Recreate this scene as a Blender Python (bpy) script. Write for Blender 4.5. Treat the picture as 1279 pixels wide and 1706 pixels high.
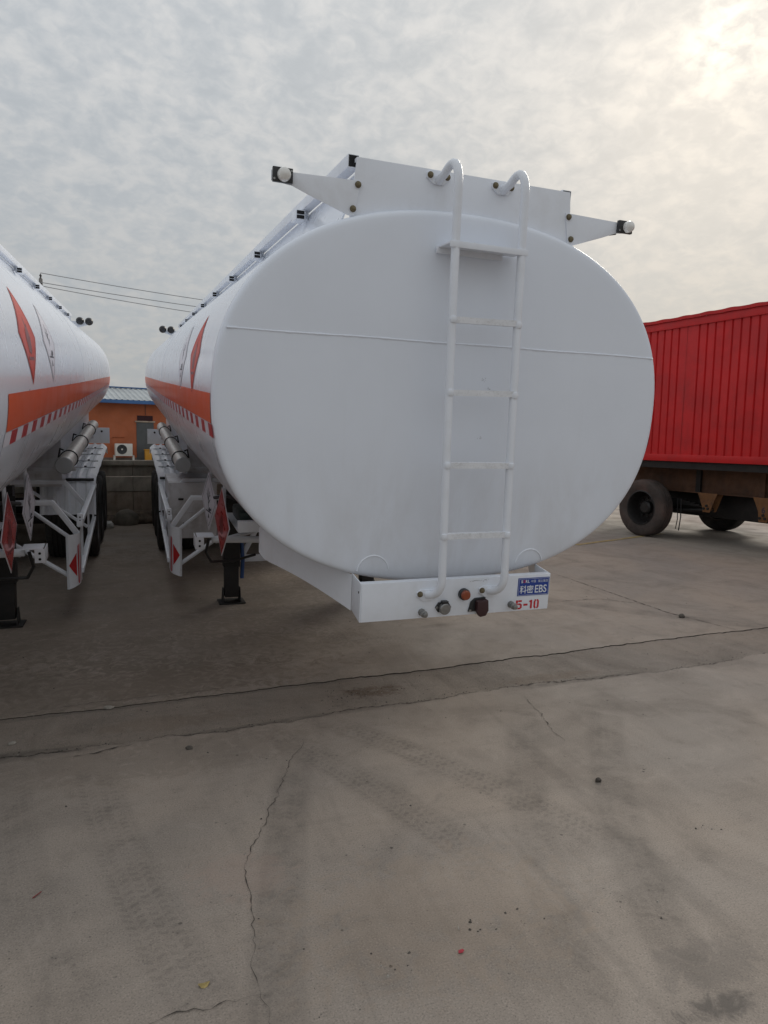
import bpy, bmesh, math, random
import numpy as np
from mathutils import Matrix, Vector
R = math.radians
random.seed(7)
for o in list(bpy.data.objects): bpy.data.objects.remove(o)
scn = bpy.context.scene
COL = scn.collection

# ------------------------------------------------------------------ camera
cd_ = bpy.data.cameras.new('camera'); cam = bpy.data.objects.new('camera', cd_); COL.objects.link(cam)
fw = Vector((0.343, 0.934, -0.102)).normalized(); rt = Vector((0.9391, -0.3430, 0.0187))
rt = (rt - fw * rt.dot(fw)).normalized(); upv = rt.cross(fw)
cam.matrix_world = Matrix(((rt.x, upv.x, -fw.x, 0), (rt.y, upv.y, -fw.y, 0), (rt.z, upv.z, -fw.z, 1.6), (0, 0, 0, 1)))
cd_.sensor_fit = 'HORIZONTAL'; cd_.sensor_width = 36; cd_.lens = 36 * 1143 / 1279.5
cd_.clip_start = 0.05; cd_.clip_end = 2000
scn.camera = cam

# ------------------------------------------------------------------ sky and sun
SUN = Vector((0.627, 0.634, 0.453)).normalized()
wd = bpy.data.worlds.new('World'); scn.world = wd; wd.use_nodes = True
nt = wd.node_tree; nt.nodes.clear()


class NT:
    """tiny helper to write node graphs as expressions"""
    def __init__(s, tree): s.t = tree
    def n(s, typ, ins=None, **kw):
        nd = s.t.nodes.new(typ)
        for k, v in kw.items(): setattr(nd, k, v)
        for k, v in (ins or {}).items(): s.set(nd.inputs[k], v)
        return nd
    def set(s, sock, v):
        if isinstance(v, bpy.types.NodeSocket): s.t.links.new(v, sock)
        elif isinstance(v, bpy.types.Node): s.t.links.new(v.outputs[0], sock)
        else: sock.default_value = v
    def m(s, op, a, b=None, c=None, clamp=False):
        nd = s.t.nodes.new('ShaderNodeMath'); nd.operation = op; nd.use_clamp = clamp
        for i, v in enumerate((a, b, c)):
            if v is not None: s.set(nd.inputs[i], v)
        return nd.outputs[0]
    def vm(s, op, a, b=None, out=0):
        nd = s.t.nodes.new('ShaderNodeVectorMath'); nd.operation = op
        s.set(nd.inputs[0], a)
        if b is not None: s.set(nd.inputs[1], b)
        return nd.outputs[out]
    def sm(s, v, a, b, lo=0.0, hi=1.0):
        nd = s.t.nodes.new('ShaderNodeMapRange'); nd.interpolation_type = 'SMOOTHSTEP'
        for k, x in (('Value', v), ('From Min', a), ('From Max', b), ('To Min', lo), ('To Max', hi)): s.set(nd.inputs[k], x)
        return nd.outputs[0]
    def noise(s, vec, scale, detail=4.0, rough=0.55, dist=0.0, col=False):
        nd = s.n('ShaderNodeTexNoise', {'Vector': vec, 'Scale': scale, 'Detail': detail, 'Roughness': rough, 'Distortion': dist})
        return nd.outputs['Color' if col else 'Fac']
    def mix(s, f, a, b, mode='MIX'):
        nd = s.t.nodes.new('ShaderNodeMix'); nd.data_type = 'RGBA'; nd.blend_type = mode
        s.set(nd.inputs[0], f); s.set(nd.inputs[6], a); s.set(nd.inputs[7], b)
        return nd.outputs[2]
    def xyz(s, x, y, z): return s.n('ShaderNodeCombineXYZ', {0: x, 1: y, 2: z}).outputs[0]
    def sep(s, v): return s.n('ShaderNodeSeparateXYZ', {0: v}).outputs


g = NT(nt)
dirv = g.n('ShaderNodeTexCoord').outputs['Generated']
dx, dy, dz = g.sep(dirv)
dzc = g.m('ADD', g.m('MAXIMUM', dz, 0.0), 0.34)
uv = g.xyz(g.m('DIVIDE', dx, dzc), g.m('DIVIDE', dy, dzc), 0.0)
n1 = g.noise(uv, 13.0, 6.0, 0.55, 0.3)
n2 = g.noise(uv, 2.2, 4.0, 0.5, 0.3)
n3 = g.noise(uv, 34.0, 4.0, 0.55, 0.5)
cl = g.m('ADD', g.m('MULTIPLY', n1, 0.47), g.m('ADD', g.m('MULTIPLY', n2, 0.23), g.m('MULTIPLY', n3, 0.30)))
sd = g.m('MAXIMUM', g.vm('DOT_PRODUCT', dirv, tuple(SUN), 1), 0.0)
halo = g.m('POWER', sd, 5.0)
core = g.m('MULTIPLY', g.m('POWER', sd, 1300.0), g.sm(g.m('ADD', g.m('MULTIPLY', n1, 0.55), g.m('MULTIPLY', n3, 0.45)), 0.38, 0.60))
mid = g.m('MULTIPLY', g.m('POWER', sd, 220.0), g.sm(cl, 0.46, 0.64))
ctr = g.sm(dz, 0.05, 0.45)   # haze evens the cloud out towards the horizon
bright = g.m('ADD', 1.0, g.m('MULTIPLY', g.m('SUBTRACT', g.sm(cl, 0.36, 0.66), 0.45), g.m('ADD', 0.05, g.m('MULTIPLY', ctr, 0.17))))
bright = g.m('MULTIPLY', bright, g.m('ADD', 0.79, g.m('MULTIPLY', g.m('MAXIMUM', dz, 0.0), 0.90)))
cgrey = g.mix(g.sm(cl, 0.40, 0.62), (4.62, 4.90, 5.15, 1), (5.08, 5.12, 5.12, 1))
cc = g.vm('SCALE', cgrey); nt.nodes[-1].inputs['Scale'].default_value = 1
g.set(nt.nodes[-1].inputs['Scale'], bright)
def scl(col, fac):
    nd = nt.nodes.new('ShaderNodeVectorMath'); nd.operation = 'SCALE'
    nd.inputs[0].default_value = col; g.set(nd.inputs['Scale'], fac); return nd.outputs[0]
cc = g.vm('ADD', cc, scl((0.12, 0.04, -0.12), halo))
cc = g.vm('ADD', cc, scl((1.1, 0.95, 0.6), mid))
cc = g.vm('ADD', cc, scl((3.8, 3.4, 2.5), core))
sky = g.n('ShaderNodeTexSky', sky_type='NISHITA', sun_disc=False, sun_elevation=math.asin(SUN.z),
          sun_rotation=math.atan2(SUN.x, SUN.y), air_density=1.2, dust_density=3.0)
skyc = g.mix(0.93, sky.outputs[0], cc)
bg = g.n('ShaderNodeBackground', {'Color': skyc, 'Strength': 0.1})
g.n('ShaderNodeOutputWorld', {'Surface': bg.outputs[0]})

sl = bpy.data.lights.new('sun', 'SUN'); sl.energy = 1.15; sl.angle = R(20); sl.color = (1.0, 0.93, 0.82)
so = bpy.data.objects.new('sun', sl); COL.objects.link(so); so.location = SUN * 50
so.rotation_euler = (-SUN).to_track_quat('-Z', 'Y').to_euler()

vs = scn.view_settings
vs.view_transform = 'Standard'; vs.look = 'None'; vs.exposure = 0.0; vs.gamma = 1.0; vs.use_curve_mapping = False
scn.render.engine = 'CYCLES'
scn.cycles.max_bounces = 5; scn.cycles.diffuse_bounces = 3; scn.cycles.glossy_bounces = 3; scn.cycles.transmission_bounces = 1; scn.cycles.use_adaptive_sampling = True

# ------------------------------------------------------------------ materials
MATS = {}
def mat(name, col, rough=0.5, metal=0.0, var=0.0, vscale=3.0, bump=0.0, bscale=80.0, coat=0.0, dirt=None, spec=0.5, grain=0.0):
    if name in MATS: return MATS[name]
    m = bpy.data.materials.new(name); m.use_nodes = True; MATS[name] = m
    t = m.node_tree; q = NT(t); b = t.nodes['Principled BSDF']
    pos = q.n('ShaderNodeTexCoord').outputs['Object']
    c = (*col, 1)
    if var > 0:
        nn = q.noise(pos, vscale, 6.0, 0.6, 0.3)
        c = q.mix(q.sm(nn, 0.3, 0.7), tuple(x * (1 - var) for x in col) + (1,), tuple(min(1, x * (1 + var * 0.7)) for x in col) + (1,))
    if grain > 0:
        gn = q.noise(pos, 420.0, 2.0, 0.6)
        c = q.mix(q.m('MULTIPLY', q.sm(gn, 0.52, 0.68), grain), c, tuple(x * 0.45 for x in col) + (1,))
    if dirt:
        dc, amt, sc = dirt
        dn = q.m('ADD', q.m('MULTIPLY', q.noise(pos, sc, 8.0, 0.65, 0.5), 0.75), q.m('MULTIPLY', q.noise(q.vm('MULTIPLY', pos, (6, 6, 0.6)), 2.0, 5.0, 0.6), 0.25))
        c = q.mix(q.m('MULTIPLY', q.sm(dn, 0.45, 0.72), amt), c, (*dc, 1))
    q.set(b.inputs['Base Color'], c)
    rv = q.noise(pos, vscale * 2.3 + 1.0, 4.0)
    q.set(b.inputs['Roughness'], q.sm(rv, 0.25, 0.75, max(0.02, rough * 0.85), min(1, rough * 1.15)))
    b.inputs['Metallic'].default_value = metal
    b.inputs['Specular IOR Level'].default_value = spec
    if coat: b.inputs['Coat Weight'].default_value = coat; b.inputs['Coat Roughness'].default_value = 0.06
    if bump > 0:
        bn = q.noise(pos, bscale, 5.0, 0.6)
        q.set(b.inputs['Normal'], q.n('ShaderNodeBump', {'Strength': bump, 'Distance': 0.004, 'Height': bn}).outputs[0])
    return m

# tank paint: glossy white with faint road dust that gathers low on the belly
def tank_paint(name, rough, dusty, runs=0.15):
    m = mat(name, (0.78, 0.825, 0.905), rough, coat=0.30, var=0.025, vscale=1.3)
    q = NT(m.node_tree); b = m.node_tree.nodes['Principled BSDF']
    pos = q.n('ShaderNodeTexCoord').outputs['Object']
    base = b.inputs['Base Color'].links[0].from_socket
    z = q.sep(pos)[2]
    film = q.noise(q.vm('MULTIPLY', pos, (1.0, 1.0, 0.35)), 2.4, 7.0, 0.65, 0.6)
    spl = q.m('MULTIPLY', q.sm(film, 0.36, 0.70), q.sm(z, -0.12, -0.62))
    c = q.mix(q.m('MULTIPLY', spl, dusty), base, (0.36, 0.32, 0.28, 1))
    # thin run-off marks
    st = q.noise(q.vm('MULTIPLY', pos, (14.0, 14.0, 0.7)), 2.0, 4.0, 0.6)
    c = q.mix(q.m('MULTIPLY', q.sm(st, 0.58, 0.78), runs), c, (0.45, 0.44, 0.42, 1))
    b.inputs['Coat Roughness'].default_value = 0.09
    q.set(b.inputs['Base Color'], c)
    wav = q.noise(q.vm('MULTIPLY', pos, (1.0, 0.45, 1.0)), 1.6, 2.0, 0.4)
    q.set(b.inputs['Normal'], q.n('ShaderNodeBump', {'Strength': 0.08, 'Distance': 0.010, 'Height': wav}).outputs[0])
    return m
M_TANK = tank_paint('tank_paint', 0.30, 0.55)
M_HEAD = tank_paint('tank_head_paint', 0.42, 0.24, 0.03)  # weaker film, tones the head darker towards its bottom
M_HEAD.node_tree.nodes['Principled BSDF'].inputs['Coat Weight'].default_value = 0.06
M_WHITE = mat('white_paint', (0.80, 0.835, 0.90), 0.38, var=0.03, dirt=((0.45, 0.43, 0.40), 0.20, 5.0), coat=0.15)
M_WORN = mat('worn_white_paint', (0.80, 0.82, 0.86), 0.5, var=0.06, vscale=12, dirt=((0.32, 0.31, 0.30), 0.35, 70.0), bump=0.4, bscale=160)
M_FRAME = mat('frame_paint', (0.66, 0.66, 0.69), 0.5, var=0.08, dirt=((0.22, 0.19, 0.16), 0.55, 4.0))
M_ORANGE = mat('orange_film', (0.74, 0.092, 0.010), 0.36, var=0.05, vscale=1.5, coat=0.10, spec=0.3)
M_RED = mat('red_film', (0.50, 0.016, 0.022), 0.35, var=0.08, vscale=20)
M_REFW = mat('reflective_white_film', (0.78, 0.76, 0.82), 0.35, var=0.05, vscale=20)
M_PLAC = mat('placard_red', (0.52, 0.035, 0.028), 0.30, var=0.08, vscale=8, coat=0.3)
M_DECRED = mat('decal_red', (0.60, 0.055, 0.03), 0.5, var=0.05, vscale=5, spec=0.25)
M_INK = mat('dark_ink', (0.035, 0.03, 0.05), 0.45)
M_DRED = mat('dark_red_ink', (0.20, 0.015, 0.015), 0.45)
M_BLACK = mat('black_paint', (0.011, 0.010, 0.010), 0.6, var=0.2, dirt=((0.04, 0.026, 0.02), 0.4, 6.0))
M_HOLE = mat('black_hollow', (0.008, 0.008, 0.009), 0.8)  # flat black laid over openings, stands in for their dark inside
M_PLASTIC = mat('black_plastic', (0.022, 0.022, 0.024), 0.42, var=0.1)
M_RUBBER = mat('tyre_rubber', (0.022, 0.021, 0.021), 0.85, var=0.2, dirt=((0.13, 0.11, 0.09), 0.35, 5.0), bump=0.3, bscale=60)
M_STEEL = mat('stainless_steel', (0.68, 0.66, 0.62), 0.45, 0.55, var=0.12, vscale=9, bump=0.1, bscale=30)
M_ZINC = mat('zinc_plated', (0.30, 0.30, 0.295), 0.42, 0.85, var=0.15, vscale=30)
M_BRASS = mat('yellowed_zinc', (0.17, 0.14, 0.085), 0.5, 0.5, var=0.25, vscale=60)
M_RIM = mat('rim_paint', (0.05, 0.05, 0.052), 0.5, var=0.15, dirt=((0.16, 0.12, 0.09), 0.4, 7.0))
M_LENS = mat('white_lens', (0.78, 0.77, 0.74), 0.25, coat=0.4)
M_AMBER = mat('amber_lens', (0.26, 0.055, 0.018), 0.22, coat=0.5)
M_BLUE = mat('blue_plate', (0.012, 0.05, 0.30), 0.35, var=0.06, vscale=15, coat=0.2)
M_PRINTW = mat('white_print', (0.72, 0.76, 0.82), 0.5)
M_PRINTR = mat('red_print', (0.55, 0.02, 0.03), 0.6, var=0.15, vscale=60)
M_BHOSE = mat('blue_hose', (0.02, 0.07, 0.22), 0.5)
M_GALV = mat('galvanised', (0.46, 0.48, 0.50), 0.45, 0.4, var=0.1)

# ------------------------------------------------------------------ mesh helpers
class MB:
    def __init__(s): s.v = []; s.f = []; s.mi = []
    def add(s, vs_, fs_, mi=0):
        b = len(s.v); s.v += [tuple(p) for p in vs_]
        s.f += [tuple(i + b for i in f) for f in fs_]; s.mi += [mi] * len(fs_); return s
    def box(s, lo, hi, mi=0, rot=None, about=None):
        (a, b, c), (d, e, f) = lo, hi
        vs_ = [Vector(p) for p in ((a, b, c), (d, b, c), (d, e, c), (a, e, c), (a, b, f), (d, b, f), (d, e, f), (a, e, f))]
        if rot is not None:
            o = Vector(about) if about is not None else Vector(((a + d) / 2, (b + e) / 2, (c + f) / 2))
            vs_ = [rot @ (p - o) + o for p in vs_]
        return s.add(vs_, [(0, 3, 2, 1), (4, 5, 6, 7), (0, 1, 5, 4), (1, 2, 6, 5), (2, 3, 7, 6), (3, 0, 4, 7)], mi)
    def prism(s, poly, vec, mi=0):
        n = len(poly); vec = Vector(vec); a = [Vector(p) for p in poly]
        nrm = sum(((a[i] - a[0]).cross(a[i + 1] - a[0]) for i in range(1, n - 1)), Vector())
        if nrm.dot(vec) > 0: a = a[::-1]
        vs_ = a + [p + vec for p in a]
        fs_ = [tuple(range(n)), tuple(range(2 * n - 1, n - 1, -1))] + [((i + 1) % n, i, n + i, n + (i + 1) % n) for i in range(n)]
        return s.add(vs_, fs_, mi)
    def tube(s, pts, r, seg=12, mi=0, cap=True, square=False):
        P = [Vector(p) for p in pts]; n = len(P); rs = r if isinstance(r, (list, tuple)) else [r] * n
        prev = None; rings = []
        for i in range(n):
            t = ((P[min(i + 1, n - 1)] - P[i]).normalized() + (P[i] - P[max(i - 1, 0)]).normalized()).normalized()
            if prev is None:
                ref = Vector((0, 0, 1)) if abs(t.z) < 0.9 else Vector((1, 0, 0))
                u = t.cross(ref).normalized()
            else:
                u = (prev - t * prev.dot(t)).normalized()
            prev = u; w = t.cross(u)
            if square:
                ring = [P[i] + (u * a + w * b) * rs[i] for a, b in ((-1, -1), (1, -1), (1, 1), (-1, 1))]
            else:
                ring = [P[i] + (u * math.cos(2 * math.pi * k / seg) + w * math.sin(2 * math.pi * k / seg)) * rs[i] for k in range(seg)]
            rings.append(ring)
        k_ = len(rings[0]); vs_ = [p for rg in rings for p in rg]
        fs_ = [(i * k_ + j, i * k_ + (j + 1) % k_, (i + 1) * k_ + (j + 1) % k_, (i + 1) * k_ + j) for i in range(n - 1) for j in range(k_)]
        if cap: fs_ += [tuple(range(k_ - 1, -1, -1)), tuple(range((n - 1) * k_, n * k_))]
        return s.add(vs_, fs_, mi)
    def lathe(s, prof, axis='y', seg=24, mi=0, at=(0, 0, 0)):
        # prof: list of (r, h) ; axis h along given axis
        vs_ = []; o = Vector(at)
        for r, h in prof:
            for k in range(seg):
                a = 2 * math.pi * k / seg; c, d = r * math.cos(a), r * math.sin(a)
                p = {'x': (h, c, d), 'y': (c, h, -d), 'z': (c, d, h)}[axis]
                vs_.append(Vector(p) + o)
        n = len(prof)
        fs_ = [(i * seg + j, i * seg + (j + 1) % seg, (i + 1) * seg + (j + 1) % seg, (i + 1) * seg + j) for i in range(n - 1) for j in range(seg)]
        if prof[0][0] > 1e-4: fs_.append(tuple(range(seg - 1, -1, -1)))
        if prof[-1][0] > 1e-4: fs_.append(tuple(range((n - 1) * seg, n * seg)))
        return s.add(vs_, fs_, mi)
    def mesh(s, name, mats, bevel=0.0, smooth=35, flip=False):
        me = bpy.data.meshes.new(name); me.from_pydata(s.v, [], s.f)
        for m in (mats if isinstance(mats, (list, tuple)) else [mats]): me.materials.append(m)
        for p, i in zip(me.polygons, s.mi): p.material_index = i
        bm = bmesh.new(); bm.from_mesh(me)
        bmesh.ops.recalc_face_normals(bm, faces=bm.faces)
        if bevel > 0:
            ed = [e for e in bm.edges if len(e.link_faces) == 2 and e.calc_face_angle(0) > R(30)]
            bmesh.ops.bevel(bm, geom=ed, offset=bevel, segments=2, affect='EDGES', profile=0.6, clamp_overlap=True)
        bm.to_mesh(me); bm.free()
        if smooth: me.shade_smooth(); me.set_sharp_from_angle(angle=R(smooth))
        me.update()
        return me
    def build(s, name, mats, parent=None, basis=None, **kw):
        return link(name, s.mesh(name, mats, **kw), parent, basis)

def link(name, me, parent=None, basis=None):
    o = bpy.data.objects.new(name, me); COL.objects.link(o)
    if parent is not None: o.parent = parent
    if basis is not None: o.matrix_basis = basis
    return o
def empty(name, loc, rz=0.0):
    o = bpy.data.objects.new(name, None); COL.objects.link(o); o.location = loc; o.rotation_euler = (0, 0, rz); o.empty_display_size = 0.2
    return o
def tag(o, label=None, cat=None, group=None, kind=None):
    if label: o['label'] = label
    if cat: o['category'] = cat
    if group: o['group'] = group
    if kind: o['kind'] = kind
    return o
TXT = []
def text_mesh(name, body, size, m, depth=0.0006, width=None, bold=0.0):
    cu = bpy.data.curves.new(name, 'FONT'); cu.body = body; cu.size = size; cu.extrude = depth; cu.offset = bold; cu.resolution_u = 4
    o = bpy.data.objects.new(name, cu); COL.objects.link(o); bpy.context.view_layer.update()
    me = bpy.data.meshes.new_from_object(o.evaluated_get(bpy.context.evaluated_depsgraph_get()))
    bpy.data.objects.remove(o); bpy.data.curves.remove(cu)
    me.name = name; me.materials.clear(); me.materials.append(m)
    xs = [v.co.x for v in me.vertices] or [0, 1]; ys = [v.co.y for v in me.vertices] or [0, 1]
    x0, x1, y0, y1 = min(xs), max(xs), min(ys), max(ys)
    for v in me.vertices:
        v.co.x -= x0; v.co.y -= y0
    return me, x1 - x0, y1 - y0
def smoothstep(a, b, x):
    t = min(1, max(0, (x - a) / (b - a))); return t * t * (3 - 2 * t)

# ------------------------------------------------------------------ ground: one concrete sheet with a shallow rough strip across it
def jag(x, seed, amp):
    r = 0.0
    for k, fq in enumerate((0.7, 1.9, 4.7, 11.0, 27.0, 63.0)):
        r += amp / (1 + k * 0.75) * math.sin(fq * x * 2.1 + seed * (k + 1.37) + 1.3 * math.sin(fq * 0.9 * x + seed))
    return r
def J1(x): return 4.258 + 0.0423 * x + jag(x, 1.7, 0.014)
def J2(x): return 3.722 + 0.030 * x + jag(x, 4.1, 0.026)

xs = [-300, -120, -60, -30, -18, -12, -8, -6] + list(np.arange(-5, 9.0, 0.028)) + [9.2, 10, 12, 16, 24, 40, 80, 160, 300]
gv, gf, gm = [], [], []
NR = 11
for x in xs:
    y1, y2 = J1(x), J2(x)
    d2 = 0.020 * (1 - 0.85 * smoothstep(2.6, 4.2, x)) * (0.55 + 0.45 * math.sin(3.1 * x + 1)) + 0.002
    d1 = 0.007 + 0.003 * math.sin(5 * x)
    w2 = 0.004 + 0.014 * (0.5 + 0.5 * math.sin(7.3 * x + 2 * math.sin(2.2 * x))); w1 = 0.008
    gap1 = (0.0022 + 0.0045 * smoothstep(0.2, 1.6, x)) * (0.45 + 0.55 * abs(math.sin(4.7 * x) * math.sin(11.3 * x + 1)) + 0.35 * abs(math.sin(31 * x)))
    rows = [(-60, 0), (y2, 0), (y2 + w2, -d2)]
    for k in range(1, 4):
        t = k / 4
        rows.append((y2 + w2 + (y1 - w1 - y2 - w2) * t, -d2 * (1 - t) - 0.004 * t + 0.005 * math.sin(9 * x + 4 * k) * math.sin(3.3 * x + k) + 0.002 * math.sin(31 * x + 7 * k)))
    rows += [(y1 - gap1 * 1.5, -0.004), (y1 - gap1 * 0.8, -0.022 - d1 * 0.4), (y1, -0.022), (y1 + 0.0015, 0), (600, 0)]
    for (y, z) in rows: gv.append((x, y, z))
n_r = 11
for i in range(len(xs) - 1):
    for j in range(n_r - 1):
        gf.append((i * n_r + j, (i + 1) * n_r + j, (i + 1) * n_r + j + 1, i * n_r + j + 1)); gm.append(0 if j in (0, 9) else (2 if j in (6, 7, 8) or (j == 1 and math.sin(5.1 * xs[i]) + 0.7 * math.sin(13.7 * xs[i] + 1) > -0.35) else 1))

def concrete(name, base, strip=False):
    m = bpy.data.materials.new(name); m.use_nodes = True; MATS[name] = m
    t = m.node_tree; q = NT(t); b = t.nodes['Principled BSDF']
    pos = q.n('ShaderNodeTexCoord').outputs['Object']
    X, Y, Z = q.sep(pos)
    big = q.noise(pos, 0.35, 4.0, 0.55, 0.6)
    med = q.noise(pos, 1.7, 7.0, 0.62, 0.8)
    fin = q.noise(pos, 9.0, 8.0, 0.68, 0.3)
    gr = q.noise(pos, 160.0, 3.0, 0.7)
    swp = q.noise(q.vm('MULTIPLY', pos, (1.2, 7.0, 1.0)), 1.5, 7.0, 0.62, 0.7)
    c = q.mix(q.sm(big, 0.32, 0.68), tuple(x * k for x, k in zip(base, (0.90, 0.92, 0.95))) + (1,), tuple(x * k for x, k in zip(base, (1.13, 1.08, 1.03))) + (1,))
    c = q.mix(q.m('MULTIPLY', q.sm(med, 0.46, 0.72), 0.50), c, tuple(x * 0.58 for x in base) + (1,))
    c = q.mix(q.m('MULTIPLY', q.sm(med, 0.46, 0.24), 0.30), c, tuple(x * 1.30 for x in base) + (1,))
    c = q.mix(q.m('MULTIPLY', q.sm(fin, 0.50, 0.74), 0.42), c, tuple(x * 0.55 for x in base) + (1,))
    c = q.mix(q.m('MULTIPLY', q.sm(swp, 0.52, 0.75), 0.28), c, tuple(x * 0.66 for x in base) + (1,))
    c = q.mix(q.m('MULTIPLY', q.sm(swp, 0.44, 0.25), 0.20), c, tuple(x * 1.35 for x in base) + (1,))
    c = q.mix(q.m('MULTIPLY', q.sm(gr, 0.54, 0.64), 0.48 if not strip else 0.42), c, tuple(x * 0.35 for x in base) + (1,))
    c = q.mix(q.m('MULTIPLY', q.sm(gr, 0.45, 0.34), 0.36), c, tuple(x * 1.7 for x in base) + (1,))
    run = q.noise(q.vm('MULTIPLY', pos, (6.0, 0.55, 1.0)), 1.5, 7.0, 0.66, 0.5)
    c = q.mix(q.m('MULTIPLY', q.sm(run, 0.52, 0.74), 0.34), c, tuple(x * 0.60 for x in base) + (1,))
    c = q.mix(q.m('MULTIPLY', q.sm(run, 0.44, 0.26), 0.22), c, tuple(x * 1.28 for x in base) + (1,))
    dust = q.noise(pos, 4.2, 9.0, 0.72, 1.2)
    c = q.mix(q.m('MULTIPLY', q.sm(dust, 0.56, 0.72), 0.32), c, tuple(x * k for x, k in zip(base, (1.30, 1.30, 1.32))) + (1,))
    pit = q.n('ShaderNodeTexVoronoi', {'Vector': pos, 'Scale': 34.0}).outputs['Distance']
    c = q.mix(q.m('MULTIPLY', q.sm(pit, 0.13, 0.07), q.sm(fin, 0.46, 0.60)), c, tuple(x * 0.42 for x in base) + (1,))
    spk = q.n('ShaderNodeTexVoronoi', {'Vector': pos, 'Scale': 7.0}).outputs['Distance']
    c = q.mix(q.m('MULTIPLY', q.sm(spk, 0.060, 0.035), q.sm(med, 0.42, 0.55)), c, tuple(x * 0.30 for x in base) + (1,))
    hgt = q.m('ADD', q.m('MULTIPLY', fin, 0.6), q.m('MULTIPLY', gr, 0.25 if not strip else 0.5))
    if True:
        brk = q.noise(pos, 3.1, 6.0, 0.65, 0.5)
        def band(p0, p1, w, amt, tread=0.0, curve=0.0, dark=0.34):
            nonlocal c
            d = Vector((p1[0] - p0[0], p1[1] - p0[1])); L = d.length; d /= L
            rx = q.m('SUBTRACT', X, p0[0]); ry = q.m('SUBTRACT', Y, p0[1])
            tt = q.m('ADD', q.m('MULTIPLY', rx, d.x), q.m('MULTIPLY', ry, d.y))
            ss = q.m('ADD', q.m('MULTIPLY', rx, -d.y), q.m('MULTIPLY', ry, d.x))
            if curve: ss = q.m('ADD', ss, q.m('MULTIPLY', q.m('MULTIPLY', tt, q.m('SUBTRACT', L, tt)), curve))
            a = q.m('ADD', q.m('ABSOLUTE', ss), q.m('MULTIPLY', q.m('SUBTRACT', fin, 0.5), 0.10))
            k = q.m('MULTIPLY', q.sm(a, w * 0.66, w * 0.34), q.m('MULTIPLY', q.sm(tt, -0.15, 0.45), q.sm(tt, L + 0.15, L - 0.5)))
            k = q.m('MULTIPLY', k, q.m('MULTIPLY', q.sm(brk, 0.32, 0.66, 0.55, 1.0), q.sm(fin, 0.34, 0.64, 0.45, 1.0)))
            if tread:
                # chevron tread blocks: rows across the band, broken up by grooves along it
                zz = q.m('PINGPONG', q.m('ADD', ss, 5.0), w / 5)
                ph = q.m('ADD', q.m('ADD', q.m('MULTIPLY', tt, 2 * math.pi / 0.036), q.m('MULTIPLY', zz, 95.0)), q.m('MULTIPLY', med, 9.0))
                tr = q.sm(q.m('SINE', ph), -0.2, 0.5)
                gv_ = q.sm(q.m('SINE', q.m('MULTIPLY', ss, 2 * math.pi / (w / 4.5))), -0.75, -0.35)
                k = q.m('MULTIPLY', k, q.m('ADD', 1 - tread, q.m('MULTIPLY', q.m('MULTIPLY', tr, gv_), tread)))
            c = q.mix(q.m('MULTIPLY', k, amt), c, tuple(x * dark for x in base) + (1,))
        for a in (STRIP_BANDS if strip else BANDS): band(*a)
        spn = q.m('MULTIPLY', q.m('SUBTRACT', q.noise(pos, 9.0, 6.0, 0.68, 1.6), 0.5), 5.0)
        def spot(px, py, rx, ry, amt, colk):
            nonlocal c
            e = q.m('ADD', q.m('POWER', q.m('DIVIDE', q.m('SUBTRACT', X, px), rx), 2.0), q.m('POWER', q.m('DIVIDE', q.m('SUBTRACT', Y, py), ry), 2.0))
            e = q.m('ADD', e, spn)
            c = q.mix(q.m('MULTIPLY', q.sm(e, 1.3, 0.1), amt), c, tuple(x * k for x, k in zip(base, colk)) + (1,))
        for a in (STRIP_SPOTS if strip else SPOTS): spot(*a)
    q.set(b.inputs['Base Color'], c)
    q.set(b.inputs['Roughness'], q.sm(med, 0.3, 0.7, 0.72, 0.92))
    b.inputs['Specular IOR Level'].default_value = 0.35
    q.set(b.inputs['Normal'], q.n('ShaderNodeBump', {'Strength': 0.55 if not strip else 1.0, 'Distance': 0.006 if not strip else 0.014, 'Height': hgt}).outputs[0])
    return m
# tyre marks, stains and darker patches (ground metres): start, end, width, strength, tread, curvature, darkness
BANDS = [((2.80, 3.45), (1.50, 1.35), 0.19, 0.50, 0.25, 0.07), ((2.28, 3.55), (1.15, 1.30), 0.18, 0.42, 0.25, 0.07), ((2.00, 3.4), (1.85, 1.4), 0.09, 0.32, 0.0, 0.03),
         ((0.95, 3.75), (1.85, 1.95), 0.19, 0.62, 0.5, -0.08), ((0.62, 3.70), (1.28, 2.05), 0.19, 0.55, 0.5, -0.08),
         ((-0.22, 3.65), (0.25, 1.60), 0.19, 0.50, 0.5, 0.06), ((-0.58, 3.60), (-0.12, 1.75), 0.17, 0.38, 0.4, 0.06),
         ((0.80, 3.40), (0.28, 1.35), 0.17, 0.72, 0.2, 0.04, 0.40), ((1.10, 5.6), (2.25, 4.9), 0.20, 0.5, 0.75, 0.05),
         ((1.3, 4.95), (2.4, 6.3), 0.20, 0.45, 0.75, 0.0), ((3.6, 6.6), (6.8, 3.4), 0.22, 0.35, 0.0, 0.05),
         ((2.25, 5.35), (2.75, 5.40), 0.09, 0.85, 0.0, 0.0), ((-0.62, 2.95), (-0.42, 3.12), 0.05, 0.55, 0.0, 0.0, 1.7),
         ((-0.08, 1.95), (0.10, 2.06), 0.022, 0.8, 0.0, 0.0, 1.8), ((1.20, 1.42), (1.30, 1.52), 0.022, 0.7, 0.0, 0.0, 1.8)]
JB = [((-1.6, 3.685), (0.05, 3.735), 0.12, 0.85, 0.0, 0.0, 0.42), ((0.0, 3.74), (1.7, 3.775), 0.06, 0.75, 0.0, 0.0, 0.45), ((2.2, 3.795), (3.5, 3.83), 0.07, 0.85, 0.0, 0.0, 0.42)]
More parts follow.
